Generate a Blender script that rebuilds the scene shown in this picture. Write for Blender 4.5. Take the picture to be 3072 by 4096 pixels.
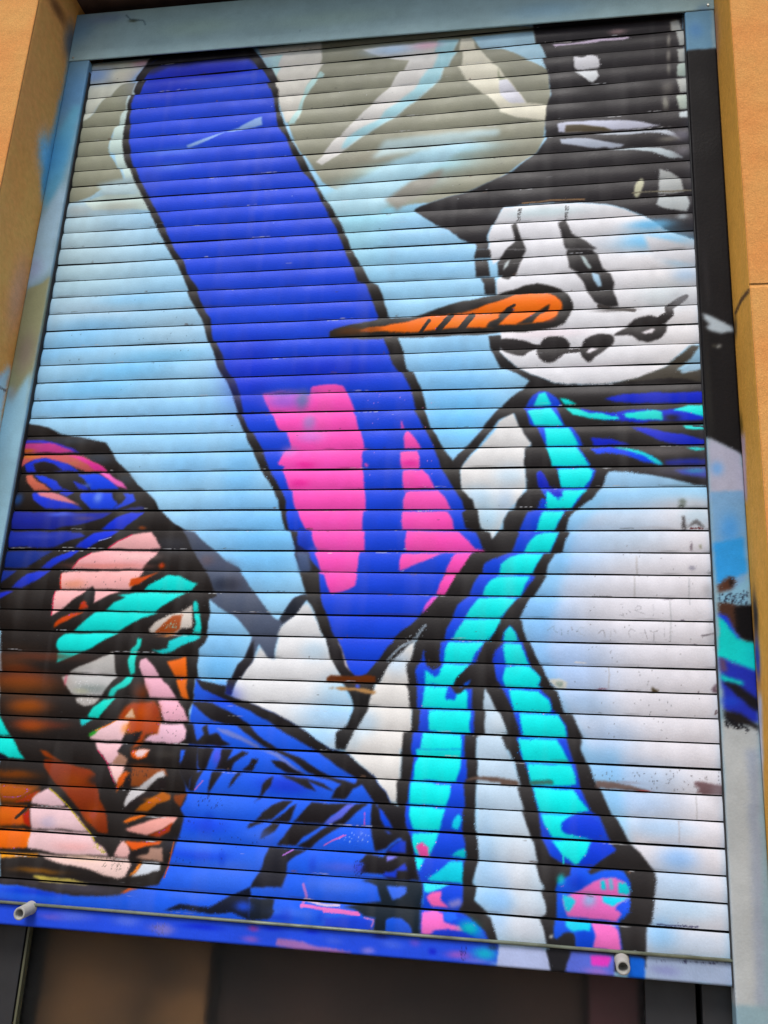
import bpy, bmesh, math
import numpy as np
from mathutils import Vector, Euler

for o in list(bpy.data.objects): bpy.data.objects.remove(o)
SC = bpy.context.scene
COL = SC.collection
U = 0.055            # metres per slat
Z0 = 1.36            # height of the shutter's bottom rail above the pavement

# ------------------------------------------------------------------ camera
cam_d = bpy.data.cameras.new('camera'); cam = bpy.data.objects.new('camera', cam_d); COL.objects.link(cam)
cam.location = (27.29906075311957 * U, -41.260281784269 * U, 4.71490601970432 * U + Z0)
cam.rotation_euler = Euler((1.874786959336887, -0.05366978793646268, 0.17794379252353548), 'XYZ')
cam_d.sensor_fit = 'VERTICAL'; cam_d.sensor_height = 36.0; cam_d.lens = 33.453474746527476
cam_d.clip_start = 0.02; cam_d.clip_end = 500
SC.camera = cam

# ------------------------------------------------------------------ light
SUN_EL, SUN_AZ = math.radians(55), math.radians(192)
w = bpy.data.worlds.new('World'); SC.world = w; w.use_nodes = True
nt = w.node_tree; bg = nt.nodes['Background']
sky = nt.nodes.new('ShaderNodeTexSky'); sky.sky_type = 'NISHITA'; sky.sun_disc = False
sky.sun_elevation = SUN_EL; sky.sun_rotation = SUN_AZ; sky.air_density = 1.0; sky.dust_density = 3.0; sky.ozone_density = 1.0
nt.links.new(sky.outputs[0], bg.inputs[0]); bg.inputs[1].default_value = 0.13
sd = bpy.data.lights.new('sun', 'SUN'); sun = bpy.data.objects.new('sun', sd); COL.objects.link(sun)
sd.energy = 2.25; sd.angle = math.radians(24); sd.color = (1.0, 0.995, 0.985)
S = Vector((math.sin(SUN_AZ) * math.cos(SUN_EL), math.cos(SUN_AZ) * math.cos(SUN_EL), math.sin(SUN_EL)))
sun.rotation_euler = S.to_track_quat('Z', 'Y').to_euler(); sun.location = (0, -6, 8)
SC.render.engine = 'CYCLES'
SC.view_settings.view_transform = 'Standard'; SC.view_settings.look = 'None'
SC.view_settings.exposure = 0.16; SC.view_settings.gamma = 1.0

# ------------------------------------------------------------------ paint canvas
def _blur(a, r):
    r = int(round(r))
    if r < 1: return a
    for ax in (0, 1):
        for _ in range(2):
            pw = [(0, 0), (0, 0)]; pw[ax] = (r + 1, r)
            c = np.cumsum(np.pad(a, pw, mode='edge'), axis=ax, dtype=np.float64)
            n = a.shape[ax]
            hi = np.take(c, np.arange(2 * r + 1, 2 * r + 1 + n), axis=ax)
            lo = np.take(c, np.arange(0, n), axis=ax)
            a = (hi - lo) / (2 * r + 1)
    return a


def _fill(px, py, x0, y0, w, h):
    """even-odd fill of a polygon given in canvas pixels"""
    ys = np.arange(h) + y0 + 0.5
    xs = np.arange(w) + x0 + 0.5
    par = np.zeros((h, w + 1), np.int32)
    n = len(px)
    for i in range(n):
        xa, ya, xb, yb = px[i], py[i], px[(i + 1) % n], py[(i + 1) % n]
        if ya == yb: continue
        lo, hi = min(ya, yb), max(ya, yb)
        r = np.nonzero((ys >= lo) & (ys < hi))[0]
        if not len(r): continue
        xc = xa + (ys[r] - ya) * (xb - xa) / (yb - ya)
        k = np.clip(np.ceil(xc - x0 - 0.5), 0, w).astype(int)
        np.add.at(par, (r, k), 1)
    return (np.cumsum(par, axis=1)[:, :w] % 2).astype(np.float64)


def _smooth(x, y):
    n = len(x); ox = []; oy = []
    for i in range(n):
        p = [(i + k - 1) % n for k in range(4)]
        for t in (0, .25, .5, .75):
            w = (-.5*t**3 + t*t - .5*t, 1.5*t**3 - 2.5*t*t + 1, -1.5*t**3 + 2*t*t + .5*t, .5*t**3 - .5*t*t)
            ox.append(sum(w[k] * x[p[k]] for k in range(4)))
            oy.append(sum(w[k] * y[p[k]] for k in range(4)))
    return np.array(ox), np.array(oy)


class Canvas:
    """a numpy paint canvas in wall units (1 unit = one slat), painted with sprayed shapes"""
    def __init__(s, xa, xb, za, zb, k=32):
        s.xa, s.za, s.k = xa, za, k
        s.w, s.h = int((xb - xa) * k), int((zb - za) * k)
        s.a = np.zeros((s.h, s.w, 3), np.float32)

    def comp(s, m, x0, y0, col):
        h, w = m.shape
        ax, ay = max(0, -x0), max(0, -y0)
        bx, by = min(w, s.w - x0), min(h, s.h - y0)
        if bx <= ax or by <= ay: return
        mm = m[ay:by, ax:bx, None].astype(np.float32)
        v = s.a[y0 + ay:y0 + by, x0 + ax:x0 + bx]
        v += (np.array(col, np.float32) - v) * mm

    def paint(s, text, rng):
        for ln in text.strip().split('\n'):
            t = ln.split(' ')
            kind = t[0]; col = [float(c) / 255 for c in t[1].split(',')]
            if kind == 'f': s.a[:] = col; continue
            par = [float(q) for q in t[2].split(',')]
            P = np.array([float(q) for q in ','.join(t[3:]).split(',')]) / 100
            P = P.reshape(-1, 2)
            x = (P[:, 0] - s.xa) * s.k; y = (P[:, 1] - s.za) * s.k
            if kind in 'ps':
                if kind == 's': x, y = _smooth(x, y)
                f = par[0] / 100 * s.k; m = int(2 * f + 2)
                x0, y0 = int(x.min()) - m, int(y.min()) - m
                w, h = int(x.max()) + m + 2 - x0, int(y.max()) + m + 2 - y0
                if w > 3000 or h > 3000: continue
                mask = _blur(_fill(x, y, x0, y0, w, h), max(1, f * .6))
                s.comp(mask, x0, y0, col)
            elif kind == 'b':
                al, rx, ry = par[0], par[1] / 100 * s.k, par[2] / 100 * s.k
                x0, y0 = int(x[0] - 2 * rx) - 1, int(y[0] - 2 * ry) - 1
                w, h = int(4 * rx) + 3, int(4 * ry) + 3
                X, Y = np.meshgrid(np.arange(w) + x0 + .5, np.arange(h) + y0 + .5)
                q = ((X - x[0]) / rx) ** 2 + ((Y - y[0]) / ry) ** 2
                s.comp(al * np.exp(-1.3 * q ** 1.25), x0, y0, col)
            elif kind == 'l':
                f = max(par[0] / 100 * s.k, .7); rr = [q / 100 * s.k for q in par[1:]]
                R = np.interp(np.linspace(0, 1, len(x)), np.linspace(0, 1, len(rr)), rr)
                m = int(max(rr) + f + 2)
                x0, y0 = int(x.min()) - m, int(y.min()) - m
                w, h = int(x.max()) + m + 2 - x0, int(y.max()) + m + 2 - y0
                X, Y = np.meshgrid(np.arange(w) + x0 + .5, np.arange(h) + y0 + .5)
                best = np.full(X.shape, -1e9)
                for i in range(len(x) - 1):
                    dx, dy = x[i + 1] - x[i], y[i + 1] - y[i]
                    tt = np.clip(((X - x[i]) * dx + (Y - y[i]) * dy) / (dx * dx + dy * dy + 1e-9), 0, 1)
                    d = np.hypot(X - x[i] - tt * dx, Y - y[i] - tt * dy)
                    best = np.maximum(best, R[i] + (R[i + 1] - R[i]) * tt - d)
                s.comp(np.clip(best / f + .5, 0, 1), x0, y0, col)
            elif kind == 'k':
                n, r = int(par[0]), par[1] / 100 * s.k
                x0, y0 = int(x.min()), int(y.min())
                ins = _fill(x, y, x0, y0, int(x.max()) + 2 - x0, int(y.max()) + 2 - y0)
                ii = np.argwhere(ins > .5)
                if not len(ii): continue
                for j in rng.integers(0, len(ii), n):
                    rj = max(.45, r * rng.uniform(.4, 1.3)); q = int(rj + 2)
                    cy, cx = ii[j]
                    X, Y = np.meshgrid(np.arange(-q, q + 1), np.arange(-q, q + 1))
                    s.comp(np.clip(rj - np.hypot(X, Y * rng.uniform(.6, 1)) + .5, 0, 1), x0 + cx - q, y0 + cy - q, col)

    def sample(s, x, z):
        u = np.clip((x - s.xa) * s.k - .5, 0, s.w - 1.001); v = np.clip((z - s.za) * s.k - .5, 0, s.h - 1.001)
        i, j = u.astype(int), v.astype(int); fu, fv = (u - i)[..., None], (v - j)[..., None]
        a = s.a
        return (a[j, i] * (1 - fu) + a[j, i + 1] * fu) * (1 - fv) + (a[j + 1, i] * (1 - fu) + a[j + 1, i + 1] * fu) * fv


def lin(c):
    c = np.clip(c, 0, 1)
    return np.where(c <= .04045, c / 12.92, ((c + .055) / 1.055) ** 2.4)


def vnoise(x, z, seed):
    """smooth value noise on the wall plane"""
    g = np.random.default_rng(seed).uniform(-1, 1, (97, 97))
    i, j = np.floor(x).astype(int), np.floor(z).astype(int)
    fx, fz = x - i, z - j
    fx, fz = fx * fx * (3 - 2 * fx), fz * fz * (3 - 2 * fz)
    i %= 96; j %= 96
    return (g[j, i] * (1 - fx) + g[j, i + 1] * fx) * (1 - fz) + (g[j + 1, i] * (1 - fx) + g[j + 1, i + 1] * fx) * fz


PAINT_CURTAIN = """f 162,206,234
b 185,205,205 0.58,273,347 75,3467
b 186,208,208 0.50,512,281 145,3151
b 190,208,220 0.50,330,148 239,2891
b 185,205,215 0.36,409,260 292,3338
b 132,192,232 0.50,216,43 502,2968
b 132,192,235 0.58,228,73 304,2808
b 136,196,240 0.50,218,84 197,2724
b 136,192,235 0.50,110,48 62,2659
b 125,196,238 0.61,218,52 731,2634
b 121,192,238 0.61,249,70 536,2556
b 121,192,240 0.61,251,70 359,2455
b 132,192,240 0.50,233,57 207,2357
b 185,205,215 0.43,190,142 755,2771
b 147,199,240 0.58,461,133 818,2273
b 125,188,238 0.43,179,128 928,2023
b 113,183,240 0.50,114,210 1202,1988
b 136,192,238 0.58,260,152 1153,1738
b 125,188,238 0.50,169,198 1247,1553
b 113,183,235 0.58,210,248 1394,1627
b 125,188,238 0.50,135,161 1456,1760
b 125,183,230 0.58,165,206 1183,1126
b 106,179,235 0.50,99,101 1195,1024
b 147,196,225 0.50,223,235 1855,3056
b 162,209,235 0.43,259,183 2164,2953
b 125,188,240 0.58,250,277 2204,2421
b 110,188,245 0.58,212,186 2260,2226
b 140,192,230 0.50,174,70 2160,3081
b 160,212,215 0.50,203,369 1679,3385
p 218,217,223 37.0 2917,1842 3366,1840 3374,778 3350,-1 3001,-28 2960,760 2839,755 2748,911 2654,1162 2718,1428 2784,1702
b 125,183,240 0.50,195,186 2738,1612
b 125,179,238 0.50,194,144 2621,1332
b 140,183,238 0.50,241,122 2692,1163
b 140,183,238 0.43,216,111 2736,1036
b 125,171,215 0.43,141,75 2817,932
b 140,183,230 0.37,153,82 2901,818
b 155,196,230 0.43,222,140 2979,1702
b 155,188,225 0.37,375,86 3017,1933
b 132,192,235 0.50,225,57 2949,1828
b 155,196,215 0.43,79,56 3287,1764
b 143,183,225 0.43,138,97 2899,722
b 140,188,238 0.43,205,72 3006,655
b 132,183,238 0.43,190,70 3015,556
b 132,188,238 0.43,146,46 3100,462
b 106,171,245 0.53,85,53 3171,354
b 140,188,230 0.43,171,67 3140,263
b 147,192,225 0.50,169,59 3176,172
b 106,183,245 0.53,78,73 3094,75
b 155,192,225 0.37,160,64 3226,47
p 226,226,226 12.3 1337,1089 1375,1145 1443,1092 1459,1229 1556,1342 1591,1350 1656,1240 1715,1105 1763,1007 1824,910 1810,813 1783,710 1743,709 1644,768 1360,861 1270,925 1300,1047
b 155,205,238 0.56,117,97 1767,948
b 147,200,242 0.59,178,70 1746,856
b 140,200,245 0.59,154,69 1679,756
b 155,200,230 0.37,72,55 1629,1137
p 224,221,216 9.0 1902,945 1961,1092 2077,1195 2092,724 2053,722 2053,598 2044,506 2012,504 1949,593 1817,699 1810,712 1843,814
b 166,205,235 0.50,69,69 1882,828
b 162,200,235 0.43,69,62 2002,1093
b 175,205,225 0.37,46,51 1841,744
p 190,210,225 12.0 2400,994 2465,964 2506,741 2551,621 2633,332 2675,55 2675,0 2481,-9 2469,12 2383,146 2379,553 2378,835
b 215,222,225 0.50,58,68 2466,857
b 220,215,215 0.56,97,230 2543,252
b 215,213,218 0.56,102,89 2587,60
b 147,196,240 0.43,49,232 2416,273
b 136,192,240 0.50,83,45 2455,150
b 140,188,240 0.43,48,151 2478,152
b 200,222,240 0.37,57,240 2485,499
p 222,221,219 4.3 2260,1999 2301,2043 2403,2162 2443,2229 2505,2274 2548,2182 2586,2114 2559,2092 2561,1908 2531,1844 2471,1787 2451,1744 2413,1645 2330,1737 2285,1845 2272,1845
b 155,205,235 0.56,70,96 2384,1759
b 162,205,235 0.50,87,59 2340,1866
b 155,196,235 0.43,47,78 2470,1830
b 170,209,235 0.43,78,59 2489,1960
p 206,210,198 14.3 3,4593 439,4598 362,4477 281,4390 182,4305 112,4212 46,4099 -9,4093
b 110,150,215 .7,126,66 75,4455
b 225,222,200 .8,105,55 245,4447
b 225,165,190 .6,67,28 347,4522
s 146,148,130 6.9 0,4092 74,4158 141,4267 180,4321 227,4377 301,4385 340,4373 314,4292 301,4188 267,4109 231,4040 223,3970 239,3898 289,3833 334,3740 329,3682 223,3670 158,3626 53,3599 -2,3603 -8,3747
p 200,220,214 4.9 343,4447 311,4376 297,4314 298,4210 267,4171 264,4099 234,4081 234,4020 222,4005 231,3918 271,3895 301,3812 321,3801 351,3719 398,3701 426,3625 247,3629 126,3599 190,3536 440,3528 530,3512 470,3632 414,3714 365,3807 321,3921 313,4043 320,4187 320,4312 359,4435
b 152,156,140 .75,118,45 316,3653
b 150,150,140 .6,144,44 340,3549
b 165,170,168 .6,110,45 99,3542
p 148,148,131 7.0 1044,4561 2403,4535 2596,4512 2668,4207 2669,4015 2646,3811 2601,3714 2420,3570 2299,3511 2070,3447 1835,3428 1604,3537 1484,3620 1313,3883 1157,4288
p 218,215,205 6.7 1046,4539 1414,4549 1432,4423 1403,4354 1367,4266 1334,4148 1326,4039 1251,4017 1191,4203 1173,4307
p 185,218,216 6.8 1062,4464 1201,4480 1147,4309 1113,4385
p 190,222,218 6.6 1404,4343 1431,4320 1402,4252 1356,4186 1332,4068 1302,4012 1260,4006 1320,4109 1352,4237
p 215,213,208 6.4 1661,4459 1979,4473 2103,4479 2194,4469 2156,4392 2118,4306 2104,4228 2042,4156 1979,4103 1853,3999 1727,3914 1610,3819 1468,3726 1433,3748 1486,3810 1532,3874 1593,3946 1655,4018 1740,4108 1827,4198 1871,4293 1901,4360 1783,4394 1679,4446
p 172,214,222 8.2 2079,4482 2194,4469 2156,4392 2118,4306 2104,4228 2042,4156 1979,4103 1853,3999 1727,3914 1601,3819 1577,3821 1612,3905 1764,3988 1802,4043 1960,4164 2021,4277 2058,4373
b 175,205,235 .8,153,36 1822,4440
b 230,160,190 .5,92,26 2014,4449
p 228,224,205 5.3 2202,4478 2267,4475 2286,4398 2327,4333 2408,4265 2489,4149 2537,4047 2653,3998 2646,3904 2507,3927 2413,3974 2412,4002 2333,4097 2234,4205 2191,4298 2193,4368
p 215,215,222 7.0 2409,4196 2457,4181 2505,4099 2545,4018 2459,4026 2411,4079
p 178,212,228 7.2 2259,4481 2589,4483 2605,4391 2653,4287 2664,4217 2590,4274 2503,4323 2406,4384 2310,4395
p 148,148,132 5.3 2277,4429 2326,4393 2406,4374 2406,4369 2503,4313 2566,4287 2664,4217 2669,4006 2553,4017 2505,4108 2441,4212 2408,4274 2344,4311 2302,4386
p 150,155,130 5.3 2408,4274 2417,4205 2457,4191 2409,4176
b 170,212,225 .95,238,47 2175,3769
b 165,215,228 .95,279,65 2021,3680
b 165,215,230 .95,265,65 1827,3584
b 165,215,228 .9,211,74 1672,3495
b 165,205,208 .7,146,42 1822,3668
b 150,145,130 .6,196,48 1737,3741
b 160,215,232 .9,240,55 1757,3406
b 150,160,135 .5,71,37 1911,3477
p 176,212,224 22.5 2292,3811 2095,3805 1859,3721 1664,3616 1507,3535 1564,3411 1797,3394 1872,3471 2024,3615 2177,3732
p 185,205,205 19.2 1812,3849 2133,3867 2415,3870 2415,3832 2135,3801 1737,3741
p 150,148,138 17.1 1832,3483 1969,3592 2125,3644 2097,3554 1990,3471 1899,3414
p 178,200,205 15.3 182,3703 393,3735 453,3623 247,3629
p 42,38,36 2.4 419,4611 362,4477 337,4395 316,4312 306,4230 303,4147 294,4076 301,3983 314,3911 354,3818 400,3715 458,3623 514,3532 561,3443 603,3356 656,3278 667,3259 715,3183 760,3099 800,3007 853,2915 912,2834 955,2711 992,2633 1024,2556 1074,2471 1113,2396 1146,2306 1186,2225 1225,2144 1252,2097 1304,1995 1343,1941 1396,1850 1400,1850 1414,1775 1435,1701 1473,1690 1505,1613 1500,1584 1536,1505 1553,1469 1581,1385 1631,1288 1673,1206 1701,1105 1755,1026 1829,924 1877,925 1938,1025 2024,1180 2120,1303 2218,1394 2295,1526 2387,1596 2405,1687 2351,1709 2338,1795 2320,1845 2306,1852 2270,1896 2257,1999 2176,2105 2122,2205 2085,2307 2056,2410 2015,2495 1992,2515 1969,2605 1939,2680 1916,2772 1887,2811 1855,2910 1821,2980 1765,3009 1716,3107 1667,3198 1651,3251 1601,3354 1550,3448 1490,3545 1442,3633 1393,3722 1344,3822 1285,3915 1243,4007 1213,4100 1197,4182 1201,4242 1151,4309 1112,4396 1061,4474 1014,4543 986,4599
p 38,72,206 2.4 490,4635 429,4534 376,4476 360,4392 341,4310 327,4228 324,4145 334,4062 340,3980 358,3907 391,3815 436,3712 496,3620 554,3529 608,3440 647,3353 695,3275 706,3257 758,3181 793,3097 859,3004 899,2913 957,2832 985,2710 1036,2632 1069,2555 1123,2470 1153,2395 1174,2305 1217,2224 1251,2183 1305,2096 1349,1994 1389,1925 1441,1842 1441,1797 1435,1782 1450,1701 1509,1690 1518,1627 1564,1599 1578,1555 1629,1499 1646,1414 1645,1386 1663,1330 1691,1282 1717,1221 1733,1187 1758,1133 1794,1047 1830,1015 1870,1036 1907,1087 1933,1114 1958,1155 1996,1196 2029,1231 2087,1279 2119,1324 2181,1386 2214,1497 2327,1592 2380,1610 2344,1691 2286,1709 2267,1780 2287,1795 2272,1845 2221,1918 2172,2008 2129,2121 2082,2214 2034,2308 2008,2403 1968,2484 1928,2534 1899,2600 1859,2696 1834,2814 1794,2913 1758,2992 1706,3012 1669,3110 1631,3200 1626,3217 1583,3319 1532,3413 1475,3528 1435,3615 1352,3716 1311,3806 1269,3907 1205,4001 1187,4102 1169,4205 1139,4300 1091,4388 1053,4465 996,4503 959,4602
p 33,31,36 14.0 392,4431 413,4515 477,4594 659,4616 986,4599 986,4599 1051,4486 1052,4423 999,4466 947,4464 677,4464 521,4465 434,4427
b 20,32,175 .8,322,75 726,4427
b 20,35,185 .5,186,140 508,4356
b 22,40,190 .5,158,251 1186,2534
b 22,38,190 .5,268,98 1582,2521
b 60,90,215 .4,160,60 746,3884
b 60,95,225 .3,241,173 1244,2828
b 90,120,215 .55,116,35 626,3786
p 150,180,228 7.6 689,3919 824,3966 976,4012 1074,4063 1108,4070 1118,4019 1045,4006 996,3991 909,3989 810,3938 699,3903
b 80,115,215 .6,198,30 586,3888
b 35,50,150 .5,43,80 1540,1628
p 70,84,115 11.5 1506,1598 1565,1591 1585,1512 1572,1498 1529,1498
p 240,92,178 2.2 1513,2430 1565,2440 1633,2442 1672,2433 1693,2400 1710,2368 1734,2308 1758,2268 1777,2197 1793,2150 1801,2105 1827,2099 1795,2088 1802,1997 1807,1967 1815,1892 1824,1848 1825,1796 1806,1790 1806,1737 1804,1701 1831,1690 1834,1596 1808,1593 1803,1500 1814,1490 1807,1433 1749,1408 1697,1397 1676,1442 1659,1485 1633,1491 1611,1556 1593,1592 1607,1599 1583,1657 1580,1693 1533,1708 1504,1760 1489,1797 1474,1850 1466,1894 1451,1902 1424,1971 1409,1994 1426,2013 1388,2025 1412,2094 1443,2117 1410,2196 1378,2213 1341,2285 1309,2302 1279,2367 1260,2408 1360,2418 1501,2385
b 95,90,180 .9,139,24 1384,2405
b 130,95,200 .75,116,49 1381,2356
b 95,110,160 .85,38,57 1472,2362
b 150,130,190 .75,38,48 1528,2241
b 180,120,200 .6,83,35 1533,2170
b 190,130,210 .6,45,35 1434,2094
b 225,45,140 .5,52,19 1522,2023
b 225,45,140 .5,52,23 1500,1932
b 90,90,200 .7,22,15 1592,1606
p 243,92,178 1.5 1976,2247 1983,2239 1996,2200 1981,2203
p 243,92,178 1.5 1996,2190 2019,2181 2049,2146 2076,2099 1993,2101 1991,2162
p 243,96,180 1.5 1978,2087 2059,2088 2071,2054 2071,2000 1991,1995 1981,2040
p 243,92,178 1.5 1995,1989 2084,1994 2114,1964 2146,1897 2000,1896 1993,1942
p 243,96,180 1.4 2011,1887 2159,1889 2202,1846 2202,1846 2226,1798 2001,1797 2000,1847 2000,1847
p 243,92,178 1.4 1986,1788 2197,1789 2225,1744 2233,1699 1995,1698 1986,1745
p 243,92,178 1.4 2027,1691 2266,1693 2304,1655 2340,1613 2387,1604 2387,1596 2028,1597 2022,1644
p 243,96,180 1.4 2008,1588 2194,1593 2110,1552 2001,1509 1998,1551
p 243,92,178 1.4 2245,1590 2326,1594 2294,1550 2268,1499 2206,1498 2236,1567
p 243,92,178 1.4 2214,1493 2270,1496 2246,1449 2218,1397 2177,1399 2192,1448
p 225,92,198 2.0 2154,1387 2183,1388 2152,1345 2113,1312 2128,1351
p 240,92,178 1.5 1806,2027 1820,2027 1832,2012 1821,2008
p 225,215,225 1.4 1730,1184 1754,1140 1802,1031 1789,1031 1757,1093 1736,1146
b 225,45,150 .5,43,19 2026,2025
l 36,33,38 9.0,21.9,24.9,24.9,22.9,20.0 328,4322 353,4409 395,4479 468,4517 624,4521 852,4517 993,4529 1053,4460 1106,4376 1158,4277
p 47,44,46 2.5 2584,4534 2605,4391 2637,4308 2665,4207 2674,4053 2655,3998 2650,3904 2655,3820 2646,3779 2601,3714 2495,3618 2420,3570 2420,3574 2299,3511 2070,3447 1993,3417 1986,3399 2034,3360 2098,3311 2168,3280 2231,3223 2269,3203 2307,3192 2308,3159 2364,3155 2366,3232 2388,3292 2410,3325 2423,3359 2423,3377 2445,3400 2536,3404 2647,3405 2832,3396 2941,3375 3034,3338 3111,3303 3160,3265 3215,3211 3276,3177 3372,3142 3362,3396 3359,4020 3356,4508 2959,4538
b 40,36,38 .6,276,50 2802,4497
b 200,198,175 .7,23,34 3315,4435
p 182,186,182 4.3 3294,4457 3335,4462 3355,4381 3349,4305 3311,4304 3298,4378
p 182,186,182 4.2 3321,4284 3361,4284 3357,4199 3329,4207
p 175,190,182 4.2 3318,4189 3357,4194 3356,4105 3311,4114
p 182,186,182 4.2 3303,4091 3354,4091 3354,4002 3314,4006
p 180,192,182 4.1 3295,3990 3349,3992 3351,3906 3307,3910
p 195,205,208 3.3 3310,3887 3352,3892 3353,3846 3312,3855
b 150,148,140 .8,11,39 3260,4344
b 150,148,140 .7,13,38 3279,4246
b 130,130,122 .7,12,38 3272,4161
b 115,113,108 .7,33,42 3257,4040
b 155,155,145 .8,18,46 3243,3949
s 222,222,226 2.6 2801,4270 2810,4287 2847,4275 2886,4290 2924,4271 2932,4227 2924,4203 2846,4202 2808,4216
p 218,222,224 2.6 2800,4191 2915,4190 2924,4155 2914,4133 2891,4114 2869,4128 2831,4161
l 205,200,195 1.8,2.7 2652,4398 2762,4396
p 205,190,210 2.6 2668,4383 2762,4382 2895,4395 2987,4396 3064,4390 3060,4375 2879,4371 2762,4371 2684,4364
b 190,160,160 .6,54,18 3026,4425
p 195,198,214 3.3 2715,3870 2753,3876 2873,3877 3023,3866 3133,3844 3227,3813 3095,3811 2992,3812 2752,3813 2718,3819
p 84,74,56 3.3 2756,3855 2843,3853 2903,3838 2948,3830 2996,3807 2752,3815
p 178,186,196 4.1 2873,3798 3066,3799 3168,3796 3234,3792 3269,3773 3304,3725 3254,3752 3204,3774 3131,3785 3043,3778 2947,3784
p 178,186,200 4.1 2715,3777 2797,3779 2857,3769 2931,3744 3034,3722 3012,3706 2872,3713 2782,3739 2722,3749
p 178,190,196 4.0 2946,3698 3056,3700 3136,3699 3209,3684 3272,3652 3314,3617 3250,3622 3164,3665 3078,3682
b 110,108,120 .8,50,40 3305,3752
b 110,108,115 .7,43,35 3308,3653
b 130,128,120 .7,58,18 3246,3734
l 50,47,48 2.5,4.1 3036,3771 3094,3771 3167,3737
s 190,190,165 3.2 3082,3417 3085,3469 3113,3510 3127,3500 3123,3457 3100,3407
p 175,180,180 3.9 3204,3556 3268,3524 3302,3495 3315,3416 3193,3413 3199,3495
p 180,188,190 3.9 3192,3400 3323,3399 3333,3355 3320,3313 3225,3327 3177,3349
b 160,170,175 .8,31,21 3301,3281
l 150,120,90 2.4,3.2 2535,3413 2721,3417 2839,3413
l 120,115,100 2.4,3.1 3072,3430 3356,3422
p 224,224,227 3.8 2438,3394 2536,3399 2647,3401 2832,3392 2941,3371 3034,3334 3111,3298 3160,3261 3214,3207 3276,3175 3365,3142 3359,2693 3365,2596 3315,2592 3266,2548 3231,2511 3184,2483 3116,2449 3027,2421 2926,2407 2754,2410 2685,2418 2615,2448 2580,2464 2531,2494 2480,2539 2437,2588 2435,2684 2417,2898 2416,2982 2430,2998 2428,3100 2385,3068 2361,3155 2368,3163 2374,3240 2399,3308
b 120,190,235 .9,120,34 3152,3240
b 125,190,232 .9,211,58 3150,3156
b 150,195,225 .8,90,49 3285,3049
b 165,195,225 .7,68,49 3302,2958
b 195,215,218 .7,223,35 2648,3352
b 200,215,220 .6,137,80 3210,2858
b 225,205,210 .5,213,32 2650,2675
p 155,192,215 7.1 3328,2589 3374,2590 3369,2439 3362,2398 3194,2399 3129,2432 3231,2497 3273,2541
p 74,70,62 5.0 3276,2549 3318,2590 3354,2584 3312,2525 3271,2492 3230,2466 3323,2463 3366,2477 3366,2398 3128,2398 3027,2402 2925,2400 3061,2434 3184,2483 3231,2511
p 150,180,200 5.7 3249,2458 3297,2495 3371,2496 3362,2470 3262,2446
p 48,45,45 2.4 2308,3159 2372,3155 2378,3107 2294,3106
p 48,45,45 2.4 2295,3099 2356,3097 2371,3006 2304,3007
p 48,45,45 2.4 2334,2997 2401,2998 2409,2957 2414,2900 2360,2903 2354,2960
p 48,45,45 4.0 2485,3285 2508,3301 2522,3231 2549,3160 2553,3144 2457,3149 2501,3197
p 48,45,45 4.0 2457,3149 2554,3143 2531,3094 2499,3011 2474,2979 2445,2989 2430,3007 2408,3008 2407,3076 2428,3108
p 190,200,200 3.2 2472,3097 2458,3056 2436,3031 2443,3073
k 50,46,46 60,1.2 2510,3380 2528,3378 2522,3309 2507,3310
k 50,46,46 60,1.2 2744,3381 2762,3379 2758,3301 2740,3303
p 48,45,45 4.7 2712,3287 2751,3300 2772,3223 2837,3176 2894,3123 2743,3132
p 48,45,45 4.6 2750,3131 2872,3124 2893,3089 2912,3017 2959,2986 2976,2927 2968,2899 2981,2854 2996,2806 2932,2808 2883,2834 2856,2884 2824,2960 2793,3003 2757,3026 2743,3090
p 180,195,195 3.1 2807,3096 2829,3080 2864,3016 2853,3010 2825,3047
p 170,200,220 3.1 2870,2999 2906,2984 2921,2922 2902,2919 2881,2953
b 70,66,66 .8,104,14 2980,2789
l 75,70,68 6.0,9.7 2904,2813 2973,2794 3070,2781
p 43,40,38 3.1 1599,2702 1601,2731 1642,2749 1703,2763 1779,2777 1832,2788 1877,2792 2020,2797 2094,2824 2168,2848 2256,2869 2359,2885 2431,2898 2431,2906 2504,2923 2562,2945 2613,2951 2656,2940 2721,2916 2756,2889 2781,2839 2784,2806 2770,2775 2749,2727 2706,2709 2649,2700 2543,2692 2435,2692 2363,2686 2247,2686 2099,2686 2025,2681 1950,2688 1837,2684 1754,2686 1677,2691
p 250,122,16 3.1 1721,2726 1796,2744 1872,2751 1984,2769 2095,2801 2169,2802 2243,2807 2316,2824 2432,2860 2432,2860 2504,2890 2577,2897 2663,2894 2706,2876 2731,2842 2735,2809 2717,2797 2720,2785 2706,2766 2649,2740 2585,2735 2514,2734 2434,2733 2406,2718 2319,2723 2172,2724 2024,2710 1949,2717 1873,2724 1797,2723
b 90,55,25 .9,85,25 1705,2727
b 120,65,20 .7,46,13 1819,2735
b 245,120,80 .7,43,24 2664,2763
b 255,150,30 .5,147,21 2245,2749
l 43,40,38 3.1,9.4 2096,2773 2061,2712
l 43,40,38 3.1,14.1 2203,2793 2178,2761 2143,2721
l 43,40,38 3.1,17.1 2306,2788 2281,2756 2246,2708
p 43,40,38 3.1 2434,2770 2391,2751 2370,2720 2435,2709 2434,2733 2456,2757 2505,2811 2476,2829 2433,2790
p 43,40,38 3.1 2678,2836 2642,2817 2585,2775 2521,2737 2592,2734 2628,2781 2671,2804
l 43,40,38 3.1,7.7 2501,2832 2469,2813
p 48,45,45 3.0 2382,2670 2435,2672 2437,2580 2394,2609
l 46,42,42 6.6,11.0,18.4,16.9,22.1 3304,2839 3270,2819 3228,2789 3230,2754 3191,2720
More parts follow.
